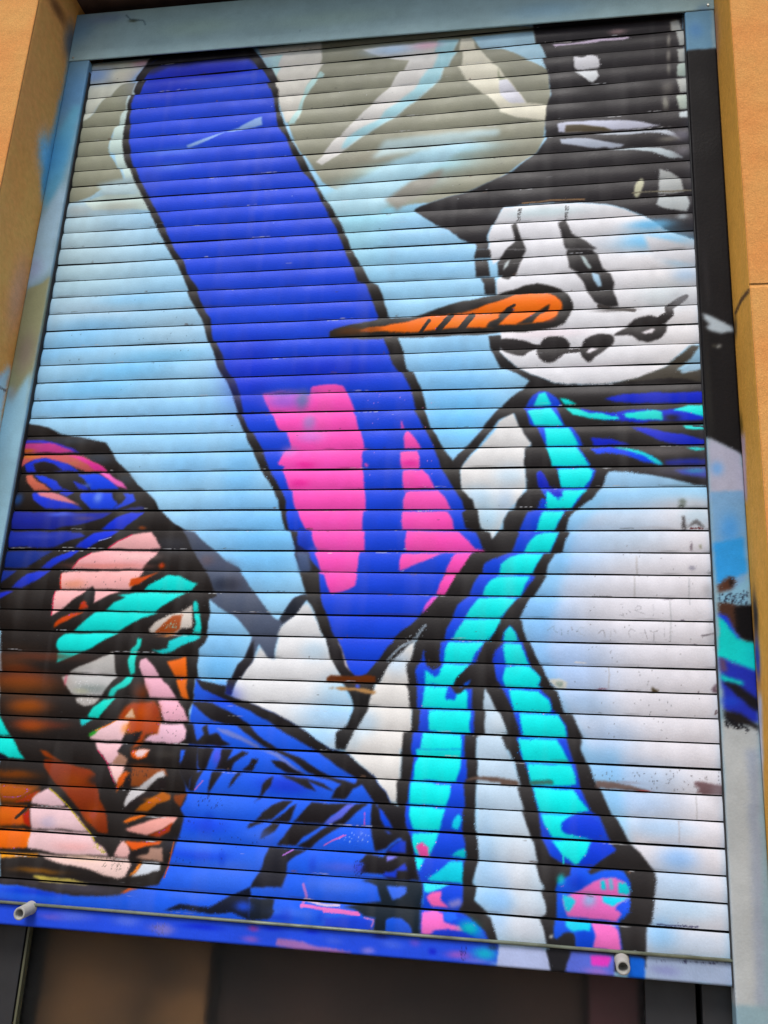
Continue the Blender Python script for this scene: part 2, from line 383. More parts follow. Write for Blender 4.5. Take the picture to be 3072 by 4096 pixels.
p 46,42,42 6.6 3034,2699 3069,2733 3138,2750 3199,2731 3213,2707 3203,2664 3175,2630 3120,2613 3080,2622 3053,2647 3019,2652 2964,2651 2971,2662
p 222,218,222 3.7 3088,2664 3136,2683 3155,2680 3139,2659 3108,2655
s 46,42,42 6.6 2818,2605 2832,2636 2888,2662 2957,2655 2965,2615 2921,2570 2886,2548 2859,2519 2831,2542 2811,2582
p 222,218,222 2.9 2842,2569 2859,2592 2901,2588 2859,2566
l 46,42,42 5.9,11.1 2811,2583 2748,2578 2713,2570
s 46,42,42 6.7 2614,2605 2643,2648 2685,2658 2734,2648 2763,2607 2741,2569 2699,2531 2650,2526 2620,2557
l 46,42,42 6.0,11.3 2614,2609 2565,2615
s 46,42,42 6.8 2436,2652 2500,2653 2579,2630 2602,2598 2572,2579 2544,2559 2480,2578 2436,2612
p 45,42,42 2.6 2378,2675 2435,2676 2435,2684 2437,2588 2480,2539 2531,2494 2580,2464 2615,2448 2685,2418 2754,2410 2926,2406 3027,2416 3128,2424 3209,2429 3294,2417 3362,2398 3368,2301 3370,2209 3370,2100 3370,2007 3367,1902 3306,1909 3211,1933 3082,1961 3017,1972 2932,1977 2919,1955 2905,1905 2878,1877 2851,1842 2845,1842 2818,1821 2791,1799 2772,1790 2745,1758 2732,1702 2761,1694 2738,1646 2725,1598 2686,1592 2659,1535 2653,1498 2665,1491 2627,1426 2608,1399 2588,1392 2544,1304 2557,1291 2564,1245 2580,1199 2622,1103 2645,1052 2673,1015 2711,991 2720,953 2736,901 2767,893 2791,838 2809,799 2806,754 2806,754 2827,700 2850,648 2885,590 2923,504 2982,404 3028,367 3067,319 3081,301 3087,265 3078,206 3075,198 3061,110 3052,101 3045,60 3045,-51 2675,-107 2669,5 2657,54 2637,102 2657,114 2657,136 2636,196 2657,209 2639,236 2621,294 2627,306 2614,383 2596,402 2559,496 2571,506 2542,591 2557,598 2532,690 2515,741 2506,741 2480,794 2499,805 2466,888 2453,900 2427,956 2400,991 2396,904 2404,897 2401,801 2376,792 2374,735 2375,705 2380,619 2374,613 2374,499 2368,493 2373,410 2383,375 2388,306 2380,259 2369,213 2384,202 2373,145 2420,109 2450,83 2469,23 2479,-31 2163,-10 2130,302 2074,417 2041,506 2037,594 2052,607 2052,691 2060,722 2060,725 2060,792 2085,804 2088,892 2078,900 2072,983 2060,999 2051,1048 2047,1093 2065,1101 2078,1181 2110,1229 2138,1270 2084,1202 1988,1099 1955,1078 1932,1018 1875,951 1821,943 1830,1022 1876,1043 1933,1111 1996,1196 2087,1276 2181,1386 2218,1397 2268,1498 2327,1592 2387,1599 2373,1631 2353,1689 2405,1687 2416,1656 2452,1709 2451,1737 2477,1791 2511,1801 2524,1844 2564,1886 2563,1996 2556,2003 2559,2092 2583,2102 2583,2121 2555,2159 2534,2205 2512,2270 2443,2237 2375,2147 2328,2088 2260,1999 2218,2000 2231,2044 2299,2118 2367,2200 2442,2298 2442,2306 2483,2347 2539,2388 2573,2430 2510,2475 2438,2508 2394,2605
b 88,86,86 .8,339,27 2925,2377
b 95,95,95 .6,99,19 3227,2383
b 80,76,74 .6,335,19 2922,2182
b 88,84,84 .7,195,25 3151,2068
b 70,68,90 .6,128,28 3244,1973
p 28,46,196 5.7 2911,2328 2979,2349 3093,2357 3364,2353 3367,2301 3058,2307 2951,2316
p 30,50,205 3.5 2815,2289 2869,2272 2964,2259 3058,2275 3177,2265 3256,2274 3372,2249 3374,2213 3056,2212 2923,2226 2829,2251
p 40,222,215 2.9 2709,2341 2747,2332 2788,2308 2733,2308
p 40,222,215 2.8 2744,2294 2808,2285 2856,2261 2910,2260 2950,2244 2983,2240 2990,2225 2923,2226 2855,2237 2788,2256
p 40,222,215 2.8 3010,2254 3071,2264 3150,2267 3176,2258 3182,2217 3122,2222 3017,2232
p 40,222,215 2.8 3223,2264 3289,2288 3371,2291 3372,2213 3345,2232 3294,2251
b 38,34,40 .9,39,18 3221,2227
p 40,215,210 2.8 3253,2193 3318,2196 3371,2196 3372,2173 3317,2172 3272,2178
l 33,31,50 2.1,4.1 3305,2192 3343,2188 3350,2184
p 32,48,200 5.5 3029,2191 3095,2186 3173,2162 3251,2153 3371,2118 3370,2100 3249,2102 3152,2119 3094,2156
p 32,48,200 5.6 2854,2139 2948,2129 3027,2106 2867,2101
p 36,72,225 4.2 2850,2087 2934,2094 3020,2077 3117,2047 3168,2006 3084,2018 3019,2048 2933,2064 2880,2057
p 50,205,215 4.1 2951,2093 3020,2088 3085,2065 3143,2032 3168,2009 3142,2007 3085,2047 3020,2073
p 40,190,190 4.1 3268,2088 3313,2093 3370,2075 3313,2072
p 40,50,150 8.1 3175,2024 3247,2034 3371,2029 3370,2004 3181,2003
p 60,70,160 9.4 3212,1981 3368,1993 3367,1937 3244,1959
b 55,130,160 .7,51,14 3308,1976
p 38,74,208 2.6 2554,2304 2581,2352 2616,2378 2657,2373 2699,2339 2720,2306 2709,2293 2747,2204 2774,2192 2801,2147 2817,2102 2800,2094 2853,2007 2846,2000 2877,1981 2866,1949 2842,1902 2825,1888 2805,1856 2798,1843 2797,1843 2768,1799 2729,1790 2679,1698 2713,1691 2692,1646 2669,1597 2641,1592 2614,1542 2591,1497 2617,1491 2588,1446 2552,1398 2533,1391 2497,1350 2472,1303 2459,1289 2459,1269 2415,1202 2386,1188 2346,1099 2320,1090 2282,1048 2251,1002 2271,996 2285,964 2323,985 2348,986 2350,906 2358,897 2357,802 2325,795 2324,733 2327,721 2336,617 2321,595 2330,505 2318,493 2317,407 2334,361 2337,303 2325,256 2326,210 2325,142 2311,107 2372,77 2421,37 2446,-17 2168,7 2154,199 2142,244 2110,336 2101,383 2076,417 2074,495 2088,508 2092,597 2094,606 2103,699 2097,724 2099,792 2118,806 2124,892 2110,901 2109,991 2098,1004 2087,1062 2096,1090 2112,1102 2120,1149 2130,1149 2129,1090 2169,1078 2195,1095 2188,1104 2198,1187 2221,1195 2229,1245 2251,1292 2251,1302 2273,1354 2305,1388 2325,1399 2344,1450 2366,1488 2373,1499 2378,1540 2415,1565 2454,1579 2454,1582 2504,1600 2536,1691 2526,1702 2562,1787 2612,1801 2629,1844 2652,1843 2625,1893 2618,1922 2611,1973 2635,1987 2672,1907 2719,1893 2706,1987 2702,1990 2682,2002 2655,2090 2651,2105 2631,2143 2610,2195 2586,2211 2568,2280
p 54,230,227 2.2 2592,2306 2616,2363 2644,2370 2657,2342 2673,2306
p 54,230,227 2.2 2575,2279 2602,2290 2682,2296 2709,2254 2740,2204 2610,2205 2590,2249
p 54,230,227 2.1 2642,2195 2757,2192 2780,2147 2800,2103 2655,2100 2651,2142
p 54,230,227 2.1 2651,2094 2790,2095 2827,2036 2848,2002 2682,2002 2665,2053
p 54,230,227 2.1 2709,1990 2846,1996 2863,1976 2852,1942 2819,1901 2720,1900 2711,1950
p 54,230,227 2.1 2655,1886 2685,1857 2719,1843 2719,1843 2699,1843 2732,1889 2832,1890 2798,1856 2785,1843 2792,1843 2762,1799 2652,1799 2652,1843 2652,1843
p 54,230,227 2.1 2632,1790 2727,1790 2679,1700 2601,1700 2612,1751
p 54,230,227 2.0 2639,1691 2712,1691 2666,1597 2555,1597 2576,1642 2609,1681
p 54,230,227 2.0 2534,1590 2640,1592 2591,1497 2455,1496 2449,1506 2455,1534 2455,1541 2494,1576
p 54,230,227 2.0 2455,1489 2423,1472 2397,1437 2385,1398 2457,1397 2457,1396 2549,1398 2594,1490 2455,1490
p 54,230,227 2.0 2365,1389 2333,1348 2308,1300 2459,1298 2462,1298 2530,1391 2457,1392
p 54,230,227 2.0 2308,1292 2276,1246 2254,1199 2409,1198 2459,1269 2464,1296
p 54,230,227 2.0 2231,1188 2216,1151 2211,1099 2328,1100 2345,1141 2388,1192
p 54,230,227 2.0 2208,1092 2320,1094 2282,1048 2251,1003 2126,999 2127,1063 2164,1032 2187,1039 2196,1072
p 54,230,227 1.9 2140,992 2244,995 2236,944 2279,939 2285,964 2323,982 2331,960 2330,901 2133,900
p 54,230,227 1.9 2160,893 2342,896 2341,802 2167,803
p 54,230,227 1.9 2148,794 2309,796 2312,733 2138,725
p 54,230,227 1.9 2119,725 2312,733 2312,702 2306,694 2304,652 2289,605 2107,602 2108,662 2123,697
p 54,230,227 1.9 2095,594 2267,593 2263,547 2248,503 2096,505
p 54,230,227 3.1 2096,496 2242,492 2227,443 2220,406 2113,403 2098,448
p 54,230,227 2.4 2111,392 2221,398 2210,359 2187,302 2130,308 2113,336
p 54,230,227 2.4 2121,298 2171,296 2152,245 2142,250
p 60,210,235 4.9 2273,416 2276,440 2297,471 2312,463 2310,430 2299,406
p 50,200,210 3.6 2280,311 2304,333 2334,343 2339,308
p 50,205,225 3.6 2184,218 2238,256 2274,290 2327,295 2327,209 2197,210
p 90,220,225 5.9 2163,199 2271,200 2223,175 2180,160 2161,165
p 235,95,165 5.5 2129,343 2153,359 2182,340 2188,300 2149,300
p 235,110,175 7.1 2175,143 2198,162 2241,170 2236,136 2274,110 2200,111
p 130,130,200 8.2 2261,132 2315,152 2322,125 2280,110
p 238,120,195 4.7 2168,86 2213,97 2257,86 2258,58 2325,46 2343,25 2234,23 2205,7 2171,10
p 50,100,225 3.5 2256,95 2305,95 2318,74 2282,60 2257,69
p 55,110,225 3.5 2372,66 2409,41 2428,4 2386,6 2343,48
b 50,190,190 .9,42,33 2361,43
p 45,70,210 2.3 2216,19 2277,32 2350,23 2386,1 2229,3
p 40,36,36 2.6 2132,1183 2185,1180 2188,1104 2195,1095 2189,1078 2163,1064 2136,1077 2129,1096 2123,1142
p 40,36,36 2.6 2459,1276 2460,1223 2417,1143 2411,1101 2424,1078 2439,1014 2420,994 2349,992 2323,991 2298,965 2278,967 2258,996 2263,1028 2327,1092 2352,1099 2386,1188 2422,1199
p 38,66,205 2.6 2429,1150 2461,1184 2461,1184 2462,1086 2462,1092 2417,1101
p 38,66,205 2.6 2428,1072 2462,1092 2464,1002 2438,1027
p 40,90,215 1.9 2300,1003 2328,1027 2322,1004 2297,984
p 45,42,42 2.8 2559,2092 2655,2090 2682,2002 2702,1990 2706,1958 2719,1900 2679,1900 2631,1980 2614,1988 2563,1996
p 30,46,190 2.1 2611,1966 2631,1984 2652,1951 2672,1907 2712,1885 2729,1857 2705,1850 2679,1871 2659,1893 2618,1908
p 45,42,42 2.1 2719,1893 2685,1914 2672,1907 2652,1958 2700,1958
p 38,74,208 2.5 2461,1190 2479,1243 2505,1267 2535,1231 2551,1186 2584,1099 2578,1089 2623,1042 2613,1010 2636,1001 2680,955 2686,915 2705,897 2742,848 2748,799 2760,752 2760,752 2778,692 2795,609 2837,517 2866,496 2895,428 2906,406 2935,373 2893,342 2840,305 2828,287 2757,266 2758,303 2716,312 2674,335 2656,380 2638,407 2626,506 2601,600 2572,695 2553,743 2565,744 2543,791 2555,798 2523,893 2523,903 2477,996 2464,996 2444,1027 2423,1091
p 54,230,227 2.6 2474,1196 2479,1237 2505,1264 2531,1231 2540,1197
p 54,230,227 1.9 2464,1187 2538,1189 2578,1099 2482,1096 2468,1131
p 54,230,227 1.9 2475,1089 2575,1092 2623,1040 2610,1013 2629,1001 2478,998 2463,1034
p 54,230,227 1.9 2502,989 2623,990 2673,951 2683,921 2674,900 2529,898 2516,940
p 54,230,227 1.9 2548,893 2705,892 2736,845 2742,798 2565,797 2555,841
p 54,230,227 1.8 2552,790 2711,791 2735,751 2735,751 2760,696 2574,695 2562,743 2562,743
p 54,230,227 1.8 2580,689 2760,691 2772,656 2779,610 2599,602 2588,647
p 54,230,227 1.8 2604,594 2765,593 2801,551 2832,517 2795,508 2765,495 2633,497 2619,541
p 54,230,227 1.8 2635,492 2765,492 2713,461 2722,430 2788,413 2847,402 2683,403 2650,449
p 54,230,227 1.7 2683,396 2841,398 2823,355 2787,305 2775,304 2758,320 2728,338 2704,371
l 40,215,220 2.3,4.1 2728,344 2728,310
p 34,66,210 2.4 2713,452 2735,474 2789,491 2836,491 2866,472 2889,428 2865,403 2788,413 2734,419 2716,435
p 34,66,210 2.3 2847,397 2894,396 2932,373 2888,339 2834,304 2790,305 2823,349
p 30,85,215 2.8 2698,206 2710,235 2734,253 2760,266 2764,289 2817,292 2834,275 2893,296 2963,296 2986,253 2985,208 2978,191 2974,142 2941,107 2947,75 2959,6 2774,5 2774,46 2745,55 2713,24 2695,32 2699,101 2699,189
b 40,190,200 .8,18,23 2722,247
b 25,50,180 .6,41,34 2787,240
p 218,112,182 3.4 2798,213 2845,249 2881,263 2927,268 2967,252 2984,219 2978,194 2943,171 2922,152 2948,137 2930,105 2739,112 2728,147 2722,177 2751,193
p 50,200,215 4.6 2869,251 2886,257 2892,219 2874,220
p 50,205,215 4.5 2939,252 2973,246 2985,222 2978,205 2941,208
p 120,170,200 5.7 2901,264 2918,265 2921,221 2903,220
p 55,205,225 4.0 2874,194 2978,194 2937,175 2914,157 2879,171
p 60,195,215 5.7 2722,191 2757,185 2775,172 2745,126 2731,136
b 130,175,210 .8,29,28 2827,176
p 45,85,220 2.8 2922,152 2943,171 2977,186 2971,147 2948,137
p 75,205,230 3.4 2739,103 2839,100 2832,66 2762,61 2742,76
p 232,120,190 3.3 2839,100 2913,98 2941,80 2949,42 2954,5 2843,7 2855,52
p 35,75,205 2.8 2777,54 2809,67 2846,62 2846,19 2831,7 2776,8
p 42,40,42 2.2 2669,5 2681,22 2710,24 2733,51 2768,56 2774,35 2774,2 2727,-6 2681,-5
p 210,215,215 1.7 2678,39 2692,43 2694,32 2681,29
p 90,190,225 5.9 2138,123 2163,114 2161,159
p 38,36,36 3.9 1819,982 1920,985 1903,926 1893,880 1872,841 1845,789 1825,737 1813,712 1770,710 1768,779 1809,819 1832,878 1822,930
p 40,36,38 4.1 1673,1206 1706,1220 1754,1140 1771,1080 1831,1009 1820,969 1776,1007 1731,1066 1699,1132
p 104,52,24 2.0 1685,1011 1706,1028 1775,1025 1883,1033 1909,1028 1910,1001 1832,996 1763,999 1688,998
p 165,125,82 2.0 1741,972 1765,979 1833,976 1867,978 1931,965 1925,955 1875,956 1834,963 1766,965
p 140,110,80 2.0 1711,971 1738,976 1735,968
p 60,80,190 2.7 1832,992 1849,993 1853,977 1836,976
l 120,130,140 4.0,5.4 2135,1260 2097,1209 2012,1156 1961,1099
k 190,200,205 50,0.7 2142,1270 2124,1216 2001,1113 1962,1085 2011,1173
p 80,88,106 7.1 802,1792 871,1738 929,1704 1000,1685 1075,1626 1124,1589 1174,1545 1236,1517 1278,1466 1302,1438 1303,1431 1352,1374 1393,1326 1433,1284 1463,1271 1480,1313 1518,1373 1556,1391 1582,1374 1551,1325 1525,1291 1479,1250 1455,1201 1445,1153 1443,1095 1415,1098 1366,1158 1349,1117 1339,1075 1296,1013 1280,965 1270,925 1241,931 1248,998 1259,1025 1276,1067 1302,1095 1329,1171 1325,1212 1293,1247 1246,1288 1200,1308 1113,1364 957,1478 862,1625
p 38,36,40 4.2 1331,1157 1302,1095 1276,1067 1259,1025 1248,998 1241,931 1270,925 1280,965 1296,1013 1338,1082 1342,1110 1343,1178
p 38,42,52 4.2 1480,1313 1525,1377 1556,1393 1584,1395 1586,1371 1551,1325 1525,1291 1478,1257 1462,1278
p 33,31,33 2.8 1525,1378 1638,1385 1655,1344 1598,1350 1583,1367
b 85,90,110 .6,97,29 1138,1530
b 100,85,90 .6,45,30 1076,1552
b 90,85,95 .6,44,43 1230,1437
b 35,40,55 .7,74,36 1186,1437
p 50,96,222 1.9 1093,1000 1241,924 1358,884 1357,894 1444,864 1580,804 1644,768 1743,711 1818,696 1853,657 1942,602 1953,584 1991,546 2012,504 2074,417 2109,359 2139,250 2160,199 2164,-16 300,4 284,90 1023,126 1005,421 1050,679 1080,719
b 70,115,228 .6,171,50 1291,467
b 70,115,228 .6,133,48 1455,249
b 75,118,228 .6,234,54 1291,161
b 70,115,225 .6,160,35 1789,163
b 95,100,205 .5,103,23 1829,236
b 20,45,190 .6,178,18 472,53
b 25,45,190 .5,85,54 1241,924
b 25,40,180 .6,134,44 1561,555
b 30,55,200 .5,137,37 1199,369
b 30,55,200 .5,170,24 1179,251
b 25,50,195 .5,162,14 1509,28
p 38,34,35 2.6 1090,993 1244,964 1241,931 1270,921 1356,901 1356,898 1400,883 1444,864 1522,834 1583,804 1644,774 1746,711 1817,698 1867,657 1943,602 1953,584 1994,543 2012,503 2032,499 2081,417 2110,360 2139,250 2102,242 2087,358 2075,411 2017,414 1975,472 1941,506 1884,580 1802,629 1691,694 1670,706 1663,708 1513,782 1484,800 1419,831 1360,861 1360,861 1244,904 1132,947
p 35,31,33 2.6 1077,897 1175,889 1246,865 1305,836 1365,801 1414,756 1507,703 1619,667 1698,620 1769,596 1860,573 1869,593 1942,592 1943,577 1907,580 1851,553 1822,512 1759,509 1777,554 1802,570 1754,588 1689,595 1645,613 1587,655 1531,678 1475,697 1428,720 1358,764 1309,799 1242,802 1183,815 1122,855
p 35,31,33 2.6 1478,656 1533,653 1590,625 1635,605 1548,606 1508,627
p 35,31,33 2.6 1522,597 1593,590 1647,583 1694,535 1650,548 1595,570
p 35,31,33 2.1 1614,589 1674,581 1729,567 1773,539 1730,552 1675,569
p 110,125,195 3.7 1216,779 1272,776 1336,753 1418,715 1431,697 1503,687 1561,649 1635,605 1562,634 1493,672 1419,699 1339,732 1246,760
p 35,31,33 2.7 1066,795 1106,796 1138,719 1168,751 1154,777 1175,794 1191,747 1229,759 1255,729 1296,710 1247,702 1179,705 1060,702 1085,732
p 35,31,33 2.7 1027,698 1140,698 1139,661 1139,615 1147,595 1123,558 1118,507 1077,566 1056,601 1074,638 1080,680 1029,683
p 35,31,33 2.7 1135,695 1214,693 1201,659 1185,607 1164,590 1145,610
p 35,31,33 2.7 1248,692 1298,692 1281,642 1343,686 1377,682 1315,638 1302,602 1230,604 1247,651
p 35,31,33 2.6 1390,657 1423,658 1395,606 1352,604 1381,636
p 35,31,33 2.1 1214,593 1264,595 1236,548 1212,511 1201,470 1206,521
p 35,31,33 2.1 1336,596 1352,597 1314,547 1294,525 1311,567
p 35,31,33 2.1 1125,589 1170,591 1152,549 1141,508 1118,507
p 35,31,33 2.1 1470,574 1496,588 1493,555 1469,524 1449,503 1414,471 1448,513 1455,553
p 35,31,33 2.6 1547,493 1590,493 1550,458 1501,411 1427,402 1466,444 1506,476
p 35,31,33 2.6 1582,465 1607,481 1590,431 1576,406 1502,402 1542,433
p 35,31,33 2.5 1671,489 1855,492 1809,467 1764,445 1730,404 1592,407 1632,443
p 95,105,215 2.5 1784,456 1824,487 1860,492 1851,469 1807,433 1767,406 1730,407
p 35,31,33 2.5 1865,492 1917,497 1868,456 1819,409 1757,401 1816,443
p 35,31,33 2.0 1938,498 1948,499 1953,407 1935,411
p 35,31,33 2.1 1437,401 1470,400 1418,377 1398,366 1406,387
p 35,31,33 2.0 1508,400 1545,399 1526,369 1496,348 1456,326 1468,361
p 35,31,33 2.5 1598,400 1730,400 1690,373 1650,351 1621,316 1527,306 1561,342
p 35,31,33 2.5 1751,398 1819,405 1769,373 1719,341 1680,307 1622,311 1667,338 1717,375
p 33,33,42 2.5 1501,297 1670,300 1620,268 1586,237 1588,213 1584,194 1568,142 1432,133 1463,191 1477,211 1489,260
l 170,110,200 2.0,3.0 1567,270 1612,296
l 200,110,200 1.5,2.0 1742,318 1822,366
l 170,110,190 2.1,2.7 1145,513 1180,555
b 95,80,200 .6,22,41 1229,660
k 25,28,60 33,0.8 1065,393 1504,382 1494,260 1091,187
k 25,28,60 22,0.8 1165,489 1286,495 1281,444 1160,438
p 28,35,47 3.1 1437,93 1548,98 1546,83 1545,60 1552,54 1541,30 1523,18 1445,9
p 25,30,47 5.6 1433,137 1370,106 1270,47 1203,48 1135,49 1071,18 1171,28 1273,20 1371,30 1446,6
b 40,80,215 .8,39,23 1415,57
p 33,30,33 1.7 1932,502 1961,478 1977,429 2028,398 2074,380 2048,361 2005,322 1961,307 1956,327 1938,397 1930,460
p 33,30,33 1.7 1956,487 2077,493 2081,409 2100,373 2117,304 2147,224 2152,208 2082,204 2020,206 1993,222 1944,223 1904,225 1920,259 1897,261 1926,296 1998,288 2014,318 2053,353 2074,361 2056,374 2029,385 1993,392 1973,412
p 36,76,215 1.3 1961,481 1979,467 2008,430 2026,402 1992,404 1972,437
p 36,76,215 1.3 1993,392 2011,388 2029,379 2011,380
p 36,66,200 1.7 2010,309 2040,340 2066,360 2086,357 2088,306 2015,310
p 120,120,220 1.7 2012,273 2011,295 2060,296 2034,280
p 40,66,205 1.3 1996,214 2006,231 2041,237 2088,271 2102,243 2058,243 2055,214
p 30,40,50 2.1 1906,190 1967,204 2152,204 2159,180 2156,108 2157,96 2165,6 2130,4 2129,27 2089,56 2046,59 2024,51 2024,8 1974,4 1973,36 1976,56 1932,57 1913,71 1886,82 1850,87 1903,101 1990,115 1974,172 1946,183
p 70,110,225 1.3 2013,175 2092,180 2093,156 2068,134 2038,126 2028,143
p 45,90,215 1.7 2024,51 2046,57 2089,54 2120,38 2126,9 2031,4
p 46,76,215 3.8 1773,42 1897,54 1950,50 1973,32 1966,8 1767,1
b 55,60,190 .5,27,25 1898,241
l 225,120,190 1.7,5.5 1762,69 1816,67 1909,63
l 190,130,200 2.5,2.9 1932,53 1972,48 1965,23
l 170,120,200 4.9,6.1 1660,161 1677,115 1670,74
l 225,120,190 2.4,6.1 1667,80 1776,76 1904,67
l 210,190,215 3.6,4.9 1671,103 1749,91 1826,91
l 200,90,190 1.3,2.2 1903,458 1906,408
l 215,110,180 1.3,1.7 1744,321 1832,366
k 25,30,60 33,0.6 1874,272 1927,284 1931,210 1869,206
k 200,220,240 22,0.7 1808,377 1957,385 1946,343 1797,334
p 39,34,32 2.9 7,2270 63,2264 150,2246 215,2213 275,2198 386,2175 471,2155 505,2124 521,2104 551,2059 597,2019 616,1999 663,1947 681,1931 717,1899 770,1853 779,1845 809,1795 871,1738 929,1704 973,1655 1022,1566 1109,1465 1148,1379 1113,1364 1127,1307 1127,1272 1122,1215 1107,1159 1081,1134 1079,1055 1089,1000 1092,919 1078,851 1090,693 1057,680 1067,596 1103,533 1110,476 1088,431 1107,395 1100,332 1080,269 1063,213 1046,157 1024,118 924,92 858,69 756,55 651,48 579,54 455,67 360,73 287,75 178,642 178,642 5,1544 3,1857 11,1904 3,2108
b 48,56,66 .7,167,25 247,2169
b 50,58,70 .7,90,33 444,2069
b 50,60,70 .6,48,32 606,1955
b 70,72,80 .6,115,45 901,1625
p 60,52,190 4.7 17,2176 120,2177 218,2155 304,2125 342,2104 248,2114 124,2156 18,2158
p 190,72,140 3.5 15,2158 124,2159 194,2155 257,2131 318,2106 9,2108
b 200,110,50 .9,53,13 43,2117
p 188,92,92 4.0 12,2095 75,2100 181,2098 309,2096 386,2078 431,2049 480,2026 506,2002 404,2005 320,2028 234,2058 156,2076 82,2065 51,2043 19,2020
b 200,120,60 .8,71,15 66,2088
p 212,66,146 4.6 274,2094 369,2081 431,2049 480,2026 506,2002 437,2007 404,2038 335,2073
b 180,110,80 .6,46,14 317,2045
p 36,56,205 2.9 51,2043 98,2071 155,2077 221,2066 289,2043 358,2005 243,2007 146,2030 105,2031 121,2008 66,2008
p 38,31,35 4.6 96,2048 153,2059 213,2046 265,2012 121,2007
p 200,110,92 3.5 63,1992 95,1991 130,1957 174,1940 220,1907 122,1908 79,1952
p 40,66,215 2.9 107,1991 178,1982 240,1956 282,1908 225,1909 185,1940 141,1962
p 40,36,36 3.4 153,1991 349,1989 412,1949 344,1949 339,1908 294,1908 251,1956
p 40,72,218 2.8 348,1994 451,1990 500,1970 548,1948 582,1909 431,1905 388,1960
p 232,110,185 2.8 453,1996 519,1992 557,1964 594,1942 627,1906 568,1925 524,1959
b 90,115,190 .8,28,16 399,1927
p 38,60,205 3.4 326,1955 380,1938 425,1907 362,1910
p 40,60,205 3.4 113,1893 182,1892 290,1861 352,1833 407,1807 202,1809 131,1856
p 208,128,138 2.8 141,1894 228,1894 288,1878 350,1844 390,1822 304,1844 258,1850 174,1873
b 35,80,160 .7,29,34 44,1857
p 44,74,215 3.3 376,1891 545,1891 562,1854 587,1832 558,1806 446,1807 388,1855
b 110,140,225 .85,25,33 476,1865
p 44,74,215 2.8 596,1889 657,1886 674,1848 632,1827 580,1806 557,1811 603,1838 621,1865
b 60,55,50 .9,25,22 587,1870
p 30,50,180 3.4 281,1917 342,1894 311,1872 263,1889
p 34,44,150 7.8 12,1796 131,1790 211,1792 358,1792 554,1792 519,1767 424,1735 260,1705 26,1705
b 75,95,205 .8,74,14 281,1779
b 90,70,110 .6,56,14 420,1762
b 28,40,160 .6,86,22 111,1740
p 34,50,160 7.8 19,1694 206,1691 409,1686 446,1665 329,1632 265,1608 38,1610
b 60,70,170 .6,113,14 210,1664
p 26,48,130 7.7 24,1593 279,1592 228,1562 153,1509 29,1508
p 30,50,140 6.6 26,1492 117,1492 78,1460 38,1428
p 34,56,208 2.2 509,1705 546,1740 586,1767 649,1791 720,1791 686,1762 622,1705
p 34,56,208 2.2 394,1606 438,1649 488,1681 541,1695 621,1695 579,1665 527,1644 456,1606
p 34,56,200 2.2 221,1507 276,1547 338,1576 380,1593 419,1594 385,1563 323,1531 278,1505
p 34,56,200 2.2 99,1408 137,1445 176,1477 219,1491 291,1494 247,1457 175,1419 155,1409
p 36,50,195 3.1 37,1378 83,1390 115,1390 43,1347
l 150,160,220 1.1,2.2 516,1641 580,1660
p 60,66,140 3.3 598,1800 656,1816 705,1821 734,1807 680,1802
p 240,182,182 3.8 564,1605 620,1641 686,1673 746,1686 785,1689 808,1662 823,1632 840,1605
p 240,178,180 3.8 388,1504 422,1547 480,1584 556,1596 824,1593 816,1572 781,1542 748,1505
p 240,180,178 3.8 353,1479 368,1490 772,1498 754,1461 716,1404 363,1403 353,1449
p 240,182,182 3.8 333,1393 501,1397 480,1382 438,1354 383,1309 334,1273 330,1323
p 240,182,182 3.8 531,1395 668,1397 606,1371 542,1332
l 225,30,80 1.5,1.9 568,1605 620,1639 686,1673
l 225,30,80 1.6,1.9 390,1504 422,1546 480,1583
l 220,40,30 1.5,2.3 353,1479 362,1405
l 220,30,80 1.5,1.9 332,1389 332,1308 334,1275
b 225,135,125 .5,157,15 506,1518
p 195,80,25 6.0 717,1453 776,1468 861,1493 807,1465 758,1431 711,1416
b 190,70,25 .9,17,15 853,1521
b 160,80,40 .8,22,11 719,1711
p 190,66,28 6.0 479,1340 497,1347 519,1311 469,1305
p 190,75,25 6.0 352,1214 356,1236 390,1265 433,1288 506,1296 452,1270 395,1236
p 38,35,35 2.3 493,1399 525,1421 534,1399 541,1333 513,1326 482,1369
p 48,224,215 3.0 785,1401 812,1428 855,1451 904,1477 958,1472 1014,1445 1052,1435 1023,1403
p 48,224,215 3.0 659,1378 741,1391 817,1394 998,1394 941,1365 893,1332 852,1302 601,1300 642,1339 702,1369
p 48,224,215 3.0 557,1290 602,1294 872,1295 796,1269 740,1236 684,1206 455,1204 502,1246
p 48,224,215 3.0 370,1153 411,1190 678,1197 622,1162 559,1125 513,1106 386,1105 371,1128
p 48,224,215 3.0 379,1096 502,1101 446,1073 388,1049
p 50,215,205 2.9 1040,1348 1053,1357 1066,1334 1072,1305 1042,1306
p 50,220,210 2.9 1050,1295 1079,1294 1093,1229 1089,1199 1051,1201 1064,1242
p 60,205,205 4.3 930,1162 965,1177 1000,1192 1073,1195 1082,1186 1055,1168 999,1141 951,1114 901,1104 846,1124 891,1119 927,1130
p 46,216,200 2.2 775,1176 795,1169 797,1141 784,1116 777,1085 781,1012 758,1004 740,1073 749,1123 773,1141
p 46,216,200 2.1 759,997 791,995 779,963 756,946 724,934 706,906 676,904 690,937 734,969
p 46,222,204 2.1 657,888 716,896 683,858 639,805 587,810 610,852
p 60,190,190 3.6 559,798 626,798 579,765
p 182,180,176 4.4 449,1006 505,1035 590,1073 633,1090 660,1110 675,1072 691,1004
p 186,186,184 4.3 434,984 481,996 715,997 686,968 658,925 647,904 492,906 455,947
p 170,165,160 5.0 513,893 640,896 615,866 565,854 528,870
k 240,240,240 49,0.7 501,969 636,973 608,862 534,859
b 205,80,110 .6,9,28 455,968
